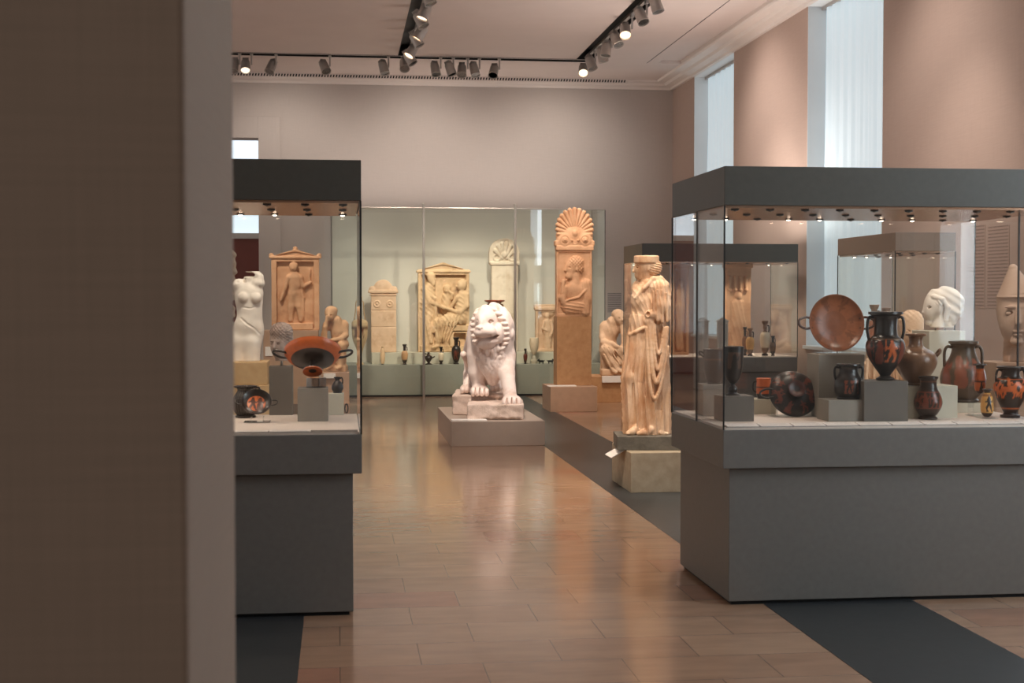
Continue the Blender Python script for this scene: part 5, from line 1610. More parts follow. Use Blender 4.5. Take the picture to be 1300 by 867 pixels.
# tilted kylix showing its foot, front left of the right case
yk = deckY(1008, 531) + .10
Rk = 31.5 * sc(XY(1008, yk), yk)
pk = at(1007, 500, yk + .03)
kd = Vector((.03, .86, -.42))
cup('kylix', 'tilted black and red drinking cup showing its foot, front left of the right case', pk, kd, Rk, .30 * Rk, scene_ring(.44, .94, BLK, RED * .75, 7, [WARR, DRAPE, HORSE], BLK, BLK), rings((.4, RED), (1, BLK)), stem=.30, footcol=BLK)
ac = thing('acrylic_stand', 'clear acrylic cradle under the tilted cup that shows its foot', 'display stand', (XY(1008, yk), yk + .03, ZD))
zz = pk.z - ZD - Rk * .86
boxes('base', [(-.12, .12, -.06, .07, 0, .006)], M['acrylic'], ac, .001)
boxes('cradle', [(-.10, -.094, -.05, .06, .006, zz + .07), (.094, .10, -.05, .06, .006, zz + .07), (-.10, .10, -.05, -.044, .006, zz - .002)], M['acrylic'], ac, .001)
# large brown cup set upright like a disc
y, z = block('tall grey-olive display block under the upright brown cup', 1040, 1098, 450, 530, M['greyped'], ZD, .2)
Rp = 36.5 * sc(XY(1062, y), y)
pp = at(1062.5, 409.5, y - .02)
cup('kylix', 'large brown drinking cup stood on edge like a round disc, against the window', pp, (.02, -.97, .16), Rp, .30 * Rp, rings((1, L3(140, 84, 50))), scene_ring(.45, .97, L3(140, 84, 54), L3(118, 70, 44), 7, [DRAPE, WARR], L3(128, 76, 48), L3(130, 78, 50)), hcol=L3(70, 46, 34), stem=.12, footr=.2)
ac = thing('acrylic_stand', 'clear acrylic easel holding the large upright brown cup', 'display stand', (XY(1062, y), y - .02, z))
boxes('base', [(-.11, .11, -.07, .09, 0, .008)], M['acrylic'], ac, .001)
boxes('prop', [(-.06, -.052, -.06, .08, .008, .06), (.052, .06, -.06, .08, .008, .06)], M['acrylic'], ac, .001)
# little orange cup behind the tilted kylix
y2 = 8.02
zz = zof(968, 506, y2)
plinth('display_block', 'low pale display block under the little orange mug', XY(957, y2 - .08), XY(986, y2 - .08), y2 - .08, y2 + .09, ZD, zz, M['paleped'], bevel=.002, cat='display block')
pot('mug', 'little orange mug half hidden behind the tilted drinking cup', 'cup', 970, y2, zz, 506, [(7.6, 505), (9, 501), (9.4, 494), (9, 486), (9.2, 481.5, 1), (9.6, 480)], [(0, 506), (8, 506, 1), (7.6, 504.8)], P_(ORG, bands=[(500, 507, BLK), (491, 492.5, BLK)]), [[(-8.8, 484, 0), (-13, 486, 0), (-13, 495, 0), (-8.8, 498, 0)]], 1.1, rows=60, seg=64)
# stemmed goblet and skyphos by the left glass corner
y, z = block('dark taupe display block under the stemmed goblet near the glass corner', 918, 958, 503, 535, M['darkped'], ZD, .18)
pot('stemmed_goblet', 'dark stemmed goblet just inside the left glass corner of the right case', 'cup', 931, y, z, 503,
    [(2.6, 489), (5, 487), (9, 481), (12, 468), (13.4, 452), (13.8, 444, 1), (14, 441)], [(0, 503), (9.6, 503, 1), (9.8, 502), (5.4, 500), (6, 496.5), (5.4, 493), (2.6, 490.5), (2.6, 488)],
    P_(BLK, bands=[(448, 470, L3(84, 60, 46), 9)], figs=[(DRAPE, 0, 470, 20, 1, BLK)]), rows=70)
y3 = 7.92
z3 = zof(905, 487, y3)
plinth('display_block', 'grey display block under the dark deep cup behind the left side pane', XY(893, y3 - .09), XY(921, y3 - .09), y3 - .09, y3 + .09, ZD, z3, M['greyped'], bevel=.002, cat='display block')
pot('skyphos', 'dark deep cup seen through the left side pane behind the stemmed goblet', 'cup', 907, y3, z3, 487, [(8, 485.5), (10, 482), (12.6, 470), (13.6, 456), (13.8, 446, 1), (14, 443)], [(0, 487), (8.6, 487, 1), (8.8, 485.6), (8, 484.6)], P_(BLK, bands=[(456, 458, BRN)]), sym([(13.4, 448, 0), (18, 446, 0), (18.4, 449, 0), (13.4, 453, 0)]), 1.1, rows=60)

# text cards lying along the front of the right case
pitch = .178
for k in range(10):
    xx = RC[0] + .03 + pitch * k
    o = boxes('text_card', [(0, pitch - .009, 0, .085, 0, .004)], M['label'], None, .0008, (xx, CY0 + .022, ZD + .002))
    o.rotation_euler = (math.radians(5), 0, 0)
    tag(o, ('first text card at the left glass corner along the front of the right case' if k == 0 else 'white text card, %s from the left corner along the front of the right case' % (ord_ + ['x'])[k]), 'label', 'text cards along the front of the right case')

# ---- left case --------------------------------------------------------------
g = deckY(397, 535)
y, z = block('grey display block under the orange drinking cup in the left case', 377, 416, 493, 535, M['greyped'], ZD, .17)
xk = XY(399, y); s_ = sc(xk, y)
ac = thing('acrylic_stand', 'squat smoky acrylic drum under the orange drinking cup', 'display stand', (xk + 2 * s_, y, z))
me = lathe_mesh('drum', [(0, 0), (12.5 * s_, 0), (12.5 * s_, 12.5 * s_), (0, 12.5 * s_)], 48); link_mesh('drum', me, M['smoke'], ac)
pc = at(397, 446, y + .04)
R1 = 36.5 * s_
cup('kylix', 'orange drinking cup with black underside tilted forward on a smoky drum, left case', pc, (.0, .56, .83), R1, .42 * R1, lambda q, A: np.where((q < .76)[:, None], BLK[None], (ORG * .95)[None]), rings((.3, ORG), (1, BLK)), stem=.42, footr=.34)
y, z = block('small pale display block under the little black jug', 416.5, 436, 499.5, 527, M['paleped'], ZD, .1)
pot('lekythos', 'little black pear-shaped jug on the small pale block in the left case', 'vase', 428, y, z, 499.5, [(5.4, 498.4), (7.4, 494.5), (7.4, 490.5), (5.2, 486), (3, 483.5), (2.8, 481.6), (4.4, 480.4, 1), (4.6, 479.4)], [(0, 499.5), (5.8, 499.5, 1), (5.4, 498)], None, [[(3, 481.5, 0), (5.4, 480, 0), (6.6, 484, 0), (6.4, 488, 0)]], .9, rows=60, seg=64)
yr = deckY(439, 525)
rg = thing('ring_handle', 'small black upright ring standing beside the pale block in the left case', 'ring', (XY(439.3, yr), yr, ZD), -YAW)
sr = sc(XY(439, yr), yr)
tube('loop', [(1.9 * sr * math.sin(a), 0, 6.6 * sr - 5.6 * sr * math.cos(a)) for a in np.linspace(0, 2 * PI, 17)], .95 * sr, M['edge'], rg, sub=2)
# curly head on a rod
yh, zh = block('tall grey display block under the curly marble head', 341, 371, 465, 527, M['darkped'], ZD, .13)
hd = thing('portrait_sculpture', 'rose-grey marble head with curly hair on a short rod, left case', 'statue', (XY(357, yh), yh, zh), -YAW)
sh_ = sc(XY(357, yh), yh)
tube('rod', [(0, 0, 0), (0, 0, 9 * sh_)], 1.6 * sh_, M['steel'], hd, sub=1)


def curlyhead():
    C = Clay(336, 378, 404, 466, -20, 20, .4)
    curl = lambda X, Y, Z: .55 * np.sin(X * 1.5 + .4 * np.sin(Z)) * np.sin(Z * 1.5) * 1.0 + .35 * wob(X, Y, Z, 1.3, 3)
    C.e(356, 429, 3, 14.6, 17, 15, 2, disp=curl); C.e(357, 421, 0, 14.5, 12, 14, 2, disp=curl)
    C.e(355.5, 440, -4, 11, 15, 10.5, 3); C.c((356, 446, 1), (357, 459, 1), 8.6, 8, 3)
    C.c((353.5, 434, -13.5), (353, 441, -15.2), 1.2, 1.9, 1); C.e(353.6, 446.4, -13.4, 3.2, 1.0, 1.6, .6); C.e(353.6, 448.8, -13, 2.8, 1.0, 1.6, .6)
    for x in (349, 358.4): C.e(x, 436, -12.6, 2.4, 1.5, 2.0, .7, sub=True); C.e(x, 436.2, -11.6, 1.6, 1.1, 1.4, .5)
    C.e(353.6, 432.6, -12, 7, 1.4, 2.4, 1)
    C.e(368.5, 438, -1, 1.8, 4, 2.6, 1)
    C.b(330, 380, 458, 470, -30, 30, .4, .4, sub=True)
    return C


link_mesh('head', curlyhead().mesh('head', 357, 458, sh_), M['greyhead'], hd, (0, 0, 6.5 * sh_), (0, 0, -.25))
# black fluted jug and small cup with an orange picture
yj = 8.08
pot('fluted_jug', 'black ribbed jug beside the foreground wall end in the left case', 'vase', 311, yj, ZD, 522, [(11, 519), (15, 513), (16.6, 505), (15.4, 497), (12, 491), (10, 487.5), (11.4, 484.6), (14.4, 483.6, 1), (14.6, 481.8)], [(0, 522), (12.6, 522, 1), (13, 520), (11, 518.6)], None, [[(11.5, 484.6, 0), (17, 484, 0), (18, 489, 0), (15, 495, 0)]], 1.3,
    ripple=lambda A, Z, R: R * (1 - .05 * (np.abs(np.sin(A * 14)) ** .7) * (R > .03)))
yc = deckY(326, 536)
Rc = 19.5 * sc(XY(326, yc), yc)
pc = at(325.5, 509.5, yc - .01)
FACE = [WARR, DRAPE]
def tondo(q, A):
    c = np.tile(BLK, (len(q), 1))
    U, V = q * np.sin(A), -q * np.cos(A)
    c[q < .60] = ORG
    for pr, u in ((WARR, -.22), (DRAPE, .24)):
        m = fig(U, V, pr, u, -.55, 1.05) & (q < .6)
        c[m] = RED * .45
    return c
cup('kylix', 'small black cup tilted to show an orange picture inside, left case', pc, (.06, -.78, .62), Rc, .34 * Rc, rings((1, BLK)), tondo, stem=.30)
ac = thing('acrylic_stand', 'clear acrylic rest under the small cup with the orange picture', 'display stand', (XY(326, yc), yc, ZD))
boxes('base', [(-.07, .07, -.045, .06, 0, .005)], M['acrylic'], ac, .001)
boxes('prop', [(-.035, -.03, -.03, .05, .005, .03), (.03, .035, -.03, .05, .005, .03)], M['acrylic'], ac, .001)
for k, (a, b, txt) in enumerate(((297, 339.5, 'white text card in front of the cup with the orange picture, left case'), (341, 394, 'white text card in front of the grey block of the orange cup, left case'))):
    o = boxes('text_card', [(XY(a, CY0 + .06), XY(b, CY0 + .06), 0, .085, 0, .004)], M['label'], None, .0008, (0, CY0 + .022, ZD + .002))
    tag(o, txt, 'label', 'text cards in the left case')

# ---- back wall showcase -----------------------------------------------------
YS = SY + .22
def sp(*a, **k):
    k.setdefault('rows', 60); k.setdefault('seg', 48)
    return pot(*a, **k)
lek = lambda y0, y1, w: ([(w * .34, y1 - (y1 - y0) * .06), (w * .7, y1 - (y1 - y0) * .16), (w, y1 - (y1 - y0) * .38), (w * 1.0, y1 - (y1 - y0) * .58), (w * .7, y1 - (y1 - y0) * .67, 1), (w * .3, y1 - (y1 - y0) * .74), (w * .26, y1 - (y1 - y0) * .86), (w * .55, y1 - (y1 - y0) * .92), (w * .72, y0 + .4, 1), (w * .7, y0)], [(0, y1), (w * .62, y1, 1), (w * .62, y1 - (y1 - y0) * .045), (w * .34, y1 - (y1 - y0) * .065)])
def lekythos(label, pxc, y0, y1, w, base, top, figs=(), Y=YS, z=None, group='small oil flasks'):
    bd, ft = lek(y0, y1, w)
    H = y1 - y0
    return sp('lekythos', label, 'vase', pxc, Y, BZ if z is None else z, y1, bd, ft, P_(base, bands=[(y0 - 1, y1 - H * .68, top), (y1 - H * .22, y1, top)], figs=figs), [[(w * .3, y0 + H * .14, 0), (w * .75, y0 + H * .14, 0), (w * .8, y0 + H * .28, 0), (w * .62, y0 + H * .36, 0)]], w * .14)
YB = SY + .2
yy = at(485, 460, YB)
sp('alabastron', 'pale pointed oil flask standing in front of the rosette stele', 'vase', 485.5, YB, BZ, 463, [(.6, 462.6), (2, 461.5), (3.1, 456), (3.1, 449), (2.2, 444), (1.3, 441.5), (2.0, 440.4, 1), (2, 440)], [(0, 463), (1.6, 463, 1), (1.2, 462)], P_(L3(224, 190, 150)), [])
lekythos('tan oil flask with black neck, second small vase from the left in the back showcase', 513.5, 437.5, 463, 4.0, L3(206, 160, 116), BLK)
sp('askos', 'small black spouted vessel on a foot in front of the big family relief', 'vase', 544, YB, BZ, 463, [(1.6, 460.5), (3.5, 457.5), (5, 455), (4, 452.5), (2, 451), (1.4, 449, 1), (1.8, 448)], [(0, 463), (4.4, 463, 1), (4.4, 462.2), (1.6, 461), (1.4, 459.8)], None, [[(4, 455, 0), (7, 453.4, 0), (7.4, 452.6, 0)], [(-3.5, 454, 0), (-6, 452, 0), (-4.4, 449.6, 0), (-1.5, 450, 0)]], .8)
lekythos('small white oil flask with black neck left of the tall dark flask', 559.8, 441, 463, 3.4, CRM, BLK)
lekythos('tall dark oil flask with red figures just left of the lion', 579, 429, 463, 5.6, BLK, BLK, [(WARR, -.6, 456, 11, 1, RED)])
sp('loutrophoros', 'cream painted tall-necked marble vase just right of the left case, inside the back showcase', 'vase', 456.5, YB + .08, BZ, 463, [(2, 456), (3.4, 447), (5.6, 440), (9, 431), (10.2, 420), (10.2, 410), (8, 406.5, 1), (2.8, 404.5), (2, 396), (2, 384), (3.4, 379, 1), (3.8, 377)], [(0, 463), (5, 463, 1), (5, 461.5), (2.4, 459), (2, 455.5)], P_(L3(206, 180, 140), bands=[(416, 417, BRN), (428, 429, BRN)], figs=[(DRAPE, -4, 428, 11, 1, BRN), (WARR, 4, 428, 11, 1, RED)]), sym([(2.2, 382, 0), (4.6, 384, 0), (5.4, 396, 0), (7, 406, 0)]), .7, L3(190, 160, 120), L3(206, 180, 140))
sp('loutrophoros', 'tall vase with a flaring red-brown lip rising behind the lion head', 'vase', 628, YB + .2, BZ, 463, [(4, 456), (9, 446), (13.6, 432), (14, 424), (10, 416), (6, 411), (4.6, 402), (4.8, 393), (8, 386.6), (12.6, 384, 1), (13, 382.6)], [(0, 463), (8, 463, 1), (8, 460), (4, 455.5)], P_(L3(150, 74, 48), bands=[(414, 436, BLK)], figs=[(DRAPE, -5, 435, 18, 1, RED), (WARR, 6, 435, 18, 1, RED)]), sym([(5, 388, 0), (9.8, 388.4, 0), (10.4, 394, 0), (7, 404, 0), (10, 415, 0)]), .9, L3(100, 52, 36))
lekythos('tiny dark oil flask with a red band between lion and white marble vase', 667, 444, 463, 2.5, L3(100, 50, 40), BLK)
sp('marble_lekythos', 'cream egg-shaped marble vase on a stem left of the small hidden relief', 'vase', 678, YB + .1, BZ, 463, [(1.6, 452), (3, 449.6), (5.2, 443), (6.0, 437), (5.8, 432, 1), (5.4, 430.4)], [(0, 463), (4.4, 463, 1), (4.6, 459), (3.4, 458), (2.6, 455), (1.6, 453), (1.6, 451.4)], P_(L3(214, 194, 166)), [], footcol=L3(170, 160, 140))


def beast(flip):
    C = Clay(680, 692, 456, 465, -4, 4, .16)
    C.c((683.5, 460, 0), (688, 460, 0), 1.5, 1.4, .6); C.e(682.4, 458.6, 0, 1.5, 1.3, 1.2, .6); C.c((682, 458.8, 0), (680.8, 459.4, 0), .7, .5, .4)
    for x, d in ((683.4, -.9), (683.4, .9), (687.8, -.9), (687.8, .9)): C.c((x, 460.4, d), (x, 463, d), .6, .5, .3)
    C.c((689, 459.8, 0), (690.4, 458.4, 0), .4, .3, .3); C.c((682.8, 457.6, -.6), (683.2, 456.8, -.7), .4, .25, .3); C.c((682.8, 457.6, .6), (683.2, 456.8, .7), .4, .25, .3)
    return C


bm_ = beast(1).mesh('figurine', 685.5, 463.2, sc(XY(690, YB), YB))
for k, (px, txt, fl) in enumerate(((687, 'tiny black animal figurine nearer the white marble vase', 1), (699, 'tiny black animal figurine beside the tall palmette stele shaft', -1))):
    o = link_mesh('animal_figurine', bm_, M['blackmetal'] if k == 0 else None, None, (XY(px, YB), YB, BZ)); o.scale = (fl, 1, 1)
    tag(o, txt, 'figurine', 'tiny black animal figurines')

# ---- case behind the standing statue ---------------------------------------
RZ = .89
def rear_naiskos():
    C = frame_relief(853, 875, 334, 451, 334, 860, 321, 2.4, 10, .5, 4, 3.5, 8)
    d = 2
    C.e(864, 360, d, 4, 5, 3.4, 1); C.chain([(864, 370, d, 5.6), (864, 390, d, 5.6), (863, 440, d, 5)], 2, flat=.6, disp=folds(.8, .1, .8))
    C.warp(lambda X, Y, Z: .25 * wob(X, Y, Z, .4, 51), 846, 882, 316, 452)
    return C
def rear_fragment():
    C = Clay(916, 962, 326, 456, -8, 16, .6)
    C.b(922, 954, 338, 450, 0, 13, 1, 1); C.b(920, 956, 333, 340, -2, 14, 1, 1)
    for i in range(4):
        C.c((926 + i * 7, 352, -1), (925 + i * 7.4, 366, -1.5), 2.2, 1.4, 1); C.e(926 + i * 7, 368, -2, 2.4, 2.2, 2, .8)
    C.chain([(936, 385, -1, 7), (938, 410, -1, 8), (936, 445, -1, 8)], 3, flat=.5, disp=folds(.6, .15, 1)); C.e(937, 376, -1, 4.6, 5.6, 4, 1)
    C.warp(lambda X, Y, Z: .4 * wob(X, Y, Z, .35, 52), 916, 962, 326, 452)
    return C
yq = RY + .62
sculpture('grave_relief', 'pinkish gabled relief at the left end of the case behind the standing statue', 'relief', 'relief_slab', rear_naiskos(), M['orange'], 864, 451, XY(864, yq), yq, RZ, rz=0)
sculpture('relief_fragment', 'tan carved stone block with a lotus row at the middle of the rear right case', 'relief', 'relief_slab', rear_fragment(), M['orange'], 938, 450, XY(938, yq), yq, RZ, rz=0)
def little_stele(px0, px1, py0, py1, txt, c):
    C = Clay(px0 - 3, px1 + 3, py0 - 3, py1 + 2, -3, 7, .45)
    m = (px0 + px1) / 2; w = (px1 - px0) / 2
    C.b(px0, px1, py0 + 4, py1, 0, 5, .6, .6); C.gable(px0 - 1, px1 + 1, py0 + 5, m, py0, -.8, 5.6, .6); C.b(px0 - 1, px1 + 1, py0 + 4.2, py0 + 6, -1, 6, .5, .5)
    C.b(px0 + 2, px1 - 2, py0 + 9, py1 - 5, -2, 1, .4, .4, sub=True); C.chain([(m, py0 + 14, .6, 1.8), (m, py1 - 6, .6, 2.6)], 1, flat=.6)
    yv = RY + .3
    sculpture('little_stele', txt, 'stele', 'stele_slab', C, M['bluegrey'], m, py1, XY(m, yv), yv, RZ, rz=0)
little_stele(885, 900, 403, 452, 'pale grey little gabled stele at the window side of the rear right case', 0)
little_stele(911, 925, 403, 452, 'pale grey little gabled stele close before the tan lotus block', 0)
YL = RY + .26
lekythos('white oil flask with brown neck, tallest of four flasks in the rear right case', 971.5, 408, 452, 6.2, CRM, BRN, Y=YL, z=RZ, group='oil flasks in the rear case')
lekythos('small brown oil flask at the right end of four flasks, rear right case', 981.5, 427, 452, 3.8, BRN, BLK, Y=YL - .05, z=RZ)
lekythos('slim dark oil flask at the left end of four flasks, rear right case', 946, 416, 452, 3.6, L3(140, 96, 64), BLK, Y=YL + .04, z=RZ)
lekythos('plump tan oil flask with brown foot, second of four flasks in the rear right case', 952.5, 417, 452, 5.2, OCH, BRN, Y=YL - .06, z=RZ)

# ---- pieces standing behind the right case ----------------------------------
def veiled():
    C = Clay(1166, 1230, 360, 424, -26, 28, .5)
    # face in profile to the left, veil sweeping back to the right
    C.e(1187, 388, 0, 14, 18, 13, 4); C.e(1181, 396, 0, 9, 12, 10, 3); C.c((1175.5, 388, 0), (1172.4, 396.5, 0), 1.8, 2.4, 1.4)
    C.e(1176, 402, 0, 2.2, 1.3, 4, .8); C.e(1176.6, 404.6, 0, 2.2, 1.2, 3.6, .8); C.e(1179.6, 409, 0, 5, 4, 5, 2); C.e(1177.4, 385, 0, 2.6, 1.8, 8, 1.2)
    for d in (-8, 8): C.e(1178, 390, d, 3.2, 2.1, 2.6, .8, sub=True); C.e(1179, 390.4, d * .86, 2, 1.4, 1.8, .5)
    C.chain([(1190, 402, 0, 8.5), (1190, 416, 0, 8.5)], 3)
    vf = lambda X, Y, Z: .5 * np.sin(.35 * X + .55 * Z) + .3 * wob(X, Y, Z, .5, 2)
    C.chain([(1186, 374, 0, 7), (1200, 373, 0, 9), (1213, 382, 0, 10), (1215, 394, 0, 8)], 4, disp=vf); C.chain([(1206, 378, 0, 13), (1207, 396, 0, 12), (1204, 412, 0, 8)], 4, disp=vf)
    C.chain([(1183, 377, -9, 3.4), (1193, 380, -13, 3), (1199, 390, -13.5, 3), (1198, 406, -11, 3)], 1.6)
    C.e(1190, 384, -9, 6, 5, 5, 2, disp=lambda X, Y, Z: .5 * np.sin(X * 1.4 + Z))
    C.b(1160, 1240, 415.5, 430, -40, 40, .5, .5, sub=True)
    return C
yv = 9.55
zv = zof(1200, 419.5, yv)
plinth('display_plinth', 'tall pale pedestal under the veiled marble head', XY(1180, yv - .14), XY(1226, yv - .14), yv - .14, yv + .16, 0, zv, M['paleped'], bevel=.003)
sv = sc(XY(1196, yv), yv)
vh = thing('veiled_head', 'white marble head wrapped in a veil facing left on two pins', 'statue', (XY(1196, yv), yv, zv), -YAW)
for dx in (-8, 4): tube('pin', [(dx * sv, 0, 0), (dx * sv, 0, 7 * sv)], 1.1 * sv, M['steel'], vh, sub=1)
link_mesh('head', veiled().mesh('head', 1196, 415.5, sv), M['white'], vh, (0, 0, 4 * sv))


def bust():
    C = Clay(1086, 1184, 388, 500, -30, 30, .7)
    C.e(1158, 416, 0, 14.6, 20, 15, 3); C.e(1156, 424, -6, 11, 14, 10, 3); C.c((1154, 418, -14), (1153, 426, -16.5), 1.6, 2.4, 1); C.e(1154, 431, -14.4, 4, 1.2, 2, .7); C.e(1154.4, 434, -14, 3.4, 1.2, 2, .7)
    for x in (1149, 1160): C.e(x, 420, -13.6, 2.8, 1.7, 2.2, .8, sub=True); C.e(x, 420.3, -12.6, 1.8, 1.3, 1.4, .5)
    C.e(1158, 408, 3, 15.6, 15, 15.6, 1.5, disp=lambda X, Y, Z: .5 * np.sin(X * .9) * np.sin(Z * .8))
    C.chain([(1158, 436, 0, 9), (1157, 448, 0, 11)], 4)
    fo = folds(.42, .1, 1.6)
    C.e(1150, 470, 0, 30, 26, 18, 6, disp=fo); C.e(1118, 470, -2, 22, 28, 15, 6, disp=fo); C.e(1110, 450, 0, 10, 12, 10, 4, disp=fo)
    for i in range(8): C.c((1098 + i * 9, 452 + abs(i - 4), -15), (1096 + i * 10, 490, -17), 1.6, 2.2, 1.6)
    C.b(1080, 1190, 491, 505, -40, 40, .5, .5, sub=True)
    return C
yb_ = 10.0
zb = zof(1130, 491.5, yb_)
plinth('display_plinth', 'tan pedestal under the draped bust behind the tall amphora', XY(1092, yb_ - .18), XY(1178, yb_ - .18), yb_ - .18, yb_ + .2, 0, zb, M['tanped'], bevel=.003)
sculpture('draped_bust', 'warm white marble bust with pleated drapery glimpsed behind the tall amphora', 'statue', 'bust', bust(), M['pinkstele'], 1140, 491.5, XY(1140, yb_), yb_, zb)


M['captan'] = stonemat('dull_tan_marble', (190, 162, 142), (178, 148, 128), None, .65, 5, .3)


def caphead():
    C = Clay(1252, 1322, 330, 470, -34, 36, .8)
    C.c((1291, 372, 2), (1287, 340, 4), 24, 6, 5); C.e(1290, 392, 2, 23, 34, 25, 5); C.e(1287, 408, -6, 19, 28, 20, 5)
    C.chain([(1284, 392, -24, 2.6), (1282.5, 408, -29, 4)], 2); C.e(1284, 419, -25, 7, 1.8, 3, 1); C.e(1284, 423.6, -24, 6, 1.8, 3, 1); C.e(1284, 432, -20, 8, 6, 6, 3)
    for x in (1274, 1295): C.e(x, 396, -20, 5, 3, 4, 1, sub=True); C.e(x, 396.6, -18.6, 3.4, 2.2, 2.6, .6)
    C.e(1284, 388.6, -20, 16, 2.2, 4, 2); C.ring(1290, 373, 0, 1, 1, 1)
    C.e(1291, 376, 0, 25, 4, 26, 1.4)
    C.chain([(1291, 430, 4, 14), (1292, 462, 4, 16)], 5)
    C.b(1240, 1330, 458, 480, -50, 50, .5, .5, sub=True)
    return C
yc_ = 9.5
zc_ = zof(1290, 459, yc_)
plinth('display_plinth', 'rose-brown pedestal under the pointed-cap head by the right picture edge', XY(1266, yc_ - .16), XY(1318, yc_ - .16), yc_ - .16, yc_ + .2, 0, zc_, M['rosebase'], bevel=.003)
sculpture('portrait_sculpture', 'tan marble head in a pointed cap beyond the right end of the right case', 'statue', 'head', caphead(), M['captan'], 1290, 458, XY(1290, yc_), yc_, zc_)


YN = NC[2] + .95
for px_, ya_, w_, txt_, col_ in ((1110, 387, 4.6, 'slim tan oil flask in the narrow brown-hooded case, nearer the window', ORG * .7), (1125, 391, 4.2, 'slim brown oil flask in the narrow brown-hooded case, nearer the veiled head', BRN)):
    s_ = sc(XY(px_, YN), YN)
    zb_ = zof(px_, ya_, YN) - 62 * s_
    plinth('display_block', 'tall pale display block under the ' + txt_.split(' in the')[0] + ' of the narrow case', XY(px_, YN) - .045, XY(px_, YN) + .045, YN - .045, YN + .045, .8, zb_, M['paleped'], bevel=.002, cat='display block')
    lekythos(txt_, px_, ya_, ya_ + 62, w_ * 1.9, col_, BRN, Y=YN, z=zb_, group='slim flasks in the narrow case')

# ---- wall texts -------------------------------------------------------------
M['walltext'] = printmat('printed_wall_text', (178, 154, 142), (120, 98, 92), ('Z', 24.0, 'Y'), .04, .96)
M['walltext2'] = printmat('printed_wall_text_grey', (168, 160, 158), (120, 112, 116), ('Z', 9.0, 'X'), .04, .96)
for (a, b, txt) in ((1226, 1250.5, 'narrow column of small wall text on the rose wall nearer the windows'), (1253, 1281, 'wider column of small wall text on the rose wall toward the right edge')):
    f_ = lambda px: WX / (ray(px, 378).x / ray(px, 378).y)
    ya, yb2 = f_(a), f_(b)
    zt = 1.6 + (378 - 287) * sc(WX, (ya + yb2) / 2); z0 = 1.6 - (391 - 378) * sc(WX, (ya + yb2) / 2)
    o = boxes('wall_text', [(-.004, 0, yb2 - (ya + yb2) / 2, ya - (ya + yb2) / 2, -(zt - z0) / 2, (zt - z0) / 2)], M['walltext'], None, 0, (WX - .0005, (ya + yb2) / 2, (zt + z0) / 2))
    tag(o, txt, 'wall text', 'wall texts')
za, zb2 = zof(780, 372, WY), zof(780, 397, WY)
xa, xb = XY(771, WY), XY(789, WY)
o = boxes('wall_text', [(-(xb - xa) / 2, (xb - xa) / 2, -.004, 0, -(za - zb2) / 2, (za - zb2) / 2)], M['walltext2'], None, 0, ((xa + xb) / 2, WY - .0005, (za + zb2) / 2))
tag(o, 'small block of grey wall text above the seated mourner right of the showcase', 'wall text', 'wall texts')
WORLD, WLEFT, EXPO = 0.12, 0.8, 0.18
CASES_REAR = (XY(815, RY), XY(1013, RY), RY, RY + 1.1, .89, 2.02)
UP = 56
# ------------------------------------------------------------------ lights
def spot(loc, target, watts, deg, col=(1, .82, .64), rad=.05, blend=.5):
    l = bpy.data.lights.new('spot_lamp', 'SPOT'); l.energy = watts; l.spot_size = math.radians(deg); l.spot_blend = blend
    l.color = col; l.shadow_soft_size = rad
    o = bpy.data.objects.new('spot_lamp', l); COL.objects.link(o); o.location = loc
    o.rotation_euler = (Vector(target) - Vector(loc)).to_track_quat('-Z', 'Y').to_euler()
    return o


def case_lights(c, watts, n, col=(1, .84, .68), yy=(.35, .8)):
    x0, x1, y0, y1, zd, zh = c
    for k in range(n):
        xx = x0 + (x1 - x0) * (k + .5) / n
        for f in yy:
            spot((xx, y0 + (y1 - y0) * f, zh - .03), (xx, y0 + (y1 - y0) * f, zd), watts, 120, col, .03, .8)


WARM = (1, .84, .68)
case_lights(RC, 5, 4)
case_lights(LC, 7, 4)
case_lights(CASES_REAR, 14, 3, WARM)
case_lights(NC, 14, 1, WARM, (.3, .7))
# lion
spot((1.05, 13.4, 5.05), (1.8, 16.0, .9), 480, 26, (1, .89, .78))
spot((3.8, 13.8, 5.05), (1.8, 16.0, .9), 420, 26, (1, .87, .76))
# standing draped statue
spot((2.3, 10.95, 5.05), (2.9, 11.95, 1.2), 500, 34, WARM)
spot((3.8, 9.4, 5.05), (2.85, 11.95, 1.5), 120, 24, WARM)
spot((3.8, 14.5, 5.05), (2.9, 11.95, 1.4), 260, 26, WARM)
# palmette column and seated figure on the right
spot((2.2, 18.3, 5.05), (3.25, 19.85, 1.5), 330, 40, (1, .87, .75))
spot((3.8, 19.4, 5.05), (4.1, 21.6, .9), 360, 26, WARM)
spot((3.8, 15.6, 5.05), (3.3, 19.8, 1.6), 300, 26, WARM)
# showcase
for x, t, w_ in ((1.3, .4, 640), (2.5, 1.75, 800), (1.06, 2.6, 640), (2.4, 3.5, 560)):
    spot((x, 19.6, 5.1), (t, 23.7, 1.3), w_, 34, (1, .88, .74), .16, .8)
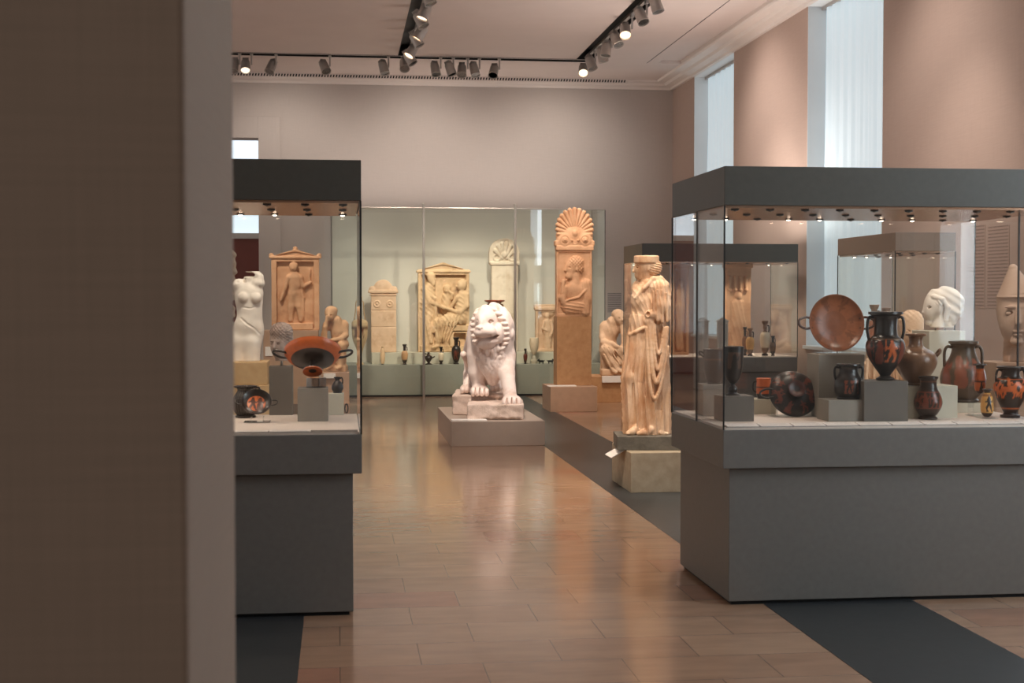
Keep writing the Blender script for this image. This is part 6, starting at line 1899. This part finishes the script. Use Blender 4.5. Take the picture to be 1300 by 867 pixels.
# unseen fill lights added over the case tops to brighten the ceiling
def ceiling_fill(x, y, z, sx, sy, watts, col):
    l = bpy.data.lights.new('ceiling_fill', 'AREA'); l.shape = 'RECTANGLE'; l.size = sx; l.size_y = sy; l.energy = watts; l.color = col
    o = bpy.data.objects.new('ceiling_fill', l); COL.objects.link(o); o.location = (x, y, z); o.rotation_euler = (PI, 0, 0)
UPC = (1, .88, .80)
ceiling_fill((RC[0] + RC[1]) / 2, 7.7, 2.29, 1.7, .9, UP * .6, UPC)
ceiling_fill((LC[0] + LC[1]) / 2, 7.7, 2.30, 1.7, .9, UP * .6, UPC)
ceiling_fill(CASES_REAR[0] + .9, 17.25, 2.27, 1.6, .8, UP, UPC)
ceiling_fill(2.1, 23.5, SZT + .05, 4.0, .5, UP * .25, UPC)

# left group behind the left case
spot((-1.5, 19.6, 5.05), (-.9, 21.7, 1.5), 470, 36, WARM)
spot((1.05, 19.6, 5.05), (-.15, 21.5, .8), 320, 24, WARM)
spot((-.3, 11.3, 5.05), (-.95, 13.1, 1.4), 520, 28, (1, .88, .74))
# pieces behind the right case
spot((3.8, 7.8, 5.05), (4.1, 9.9, 1.4), 460, 28, (1, .88, .76))
for y in (12.6, 18.4):
    spot((3.8, y - .6, 5.1), (WX, y, 1.7), 200, 60, (1, .88, .78), .1, 1)
# floor grazing / wall washers
for x, y, tx, ty, w in ((1.05, 14, 1.3, 18.5, 640), (3.8, 12, 2.2, 9.6, 520), (1.05, 9, 1.5, 12.5, 640), (3.8, 19, 3.6, 22.5, 260)):
    spot((x, y, 5.05), (tx, ty, 0), w, 50, WARM, .1, 1)
for y, wz in ((18.7, 3.6), (13.0, 3.2)):
    spot((3.8, y, 5.1), (WX, y, wz), 140, 90, (1, .88, .8), .1, 1)
for x in (-.9, 1.4, 3.6):
    spot((x, 22.45, 4.95), (x, 24.2, 3.3), 75, 120, (1, .9, .8), .1, 1)

# soft surroundings: the rest of the museum, brighter and cooler from the halls on the left
w = bpy.data.worlds.new('museum_ambient'); SCN.world = w; w.use_nodes = True
wn = w.node_tree
bg = wn.nodes['Background']
tc = wn.nodes.new('ShaderNodeTexCoord'); sx = wn.nodes.new('ShaderNodeSeparateXYZ'); wn.links.new(tc.outputs['Generated'], sx.inputs[0])
mr = wn.nodes.new('ShaderNodeMapRange'); mr.interpolation_type = 'SMOOTHSTEP'
mr.inputs['From Min'].default_value = .15; mr.inputs['From Max'].default_value = -.8
wn.links.new(sx.outputs[0], mr.inputs['Value'])
mx = wn.nodes.new('ShaderNodeMix'); mx.data_type = 'RGBA'
mx.inputs[6].default_value = tuple(WORLD * c for c in (1.0, .95, .90)) + (1,); mx.inputs[7].default_value = tuple(WLEFT * c for c in (1.0, .95, .89)) + (1,)
wn.links.new(mr.outputs[0], mx.inputs[0]); wn.links.new(mx.outputs[2], bg.inputs['Color'])
bg.inputs['Strength'].default_value = 1.0

cam = bpy.data.cameras.new('camera'); co = bpy.data.objects.new('camera', cam); COL.objects.link(co)
cam.lens = 50; cam.sensor_width = 36; cam.clip_start = .05; cam.clip_end = 200
co.location = EYE
co.rotation_euler = (PI / 2 - PITCH, 0, -YAW)
cam.dof.use_dof = True; cam.dof.focus_distance = 11.5; cam.dof.aperture_fstop = 8.0
SCN.camera = co
SCN.view_settings.view_transform = 'Standard'
SCN.view_settings.look = 'None'
SCN.view_settings.exposure = EXPO
SCN.view_settings.gamma = 1
SCN.view_settings.use_curve_mapping = False
cy = SCN.cycles
cy.max_bounces = 10; cy.diffuse_bounces = 5; cy.glossy_bounces = 4; cy.transmission_bounces = 4; cy.transparent_max_bounces = 48
cy.sample_clamp_indirect = 4.0; cy.caustics_reflective = False; cy.caustics_refractive = False
cy.use_denoising = True
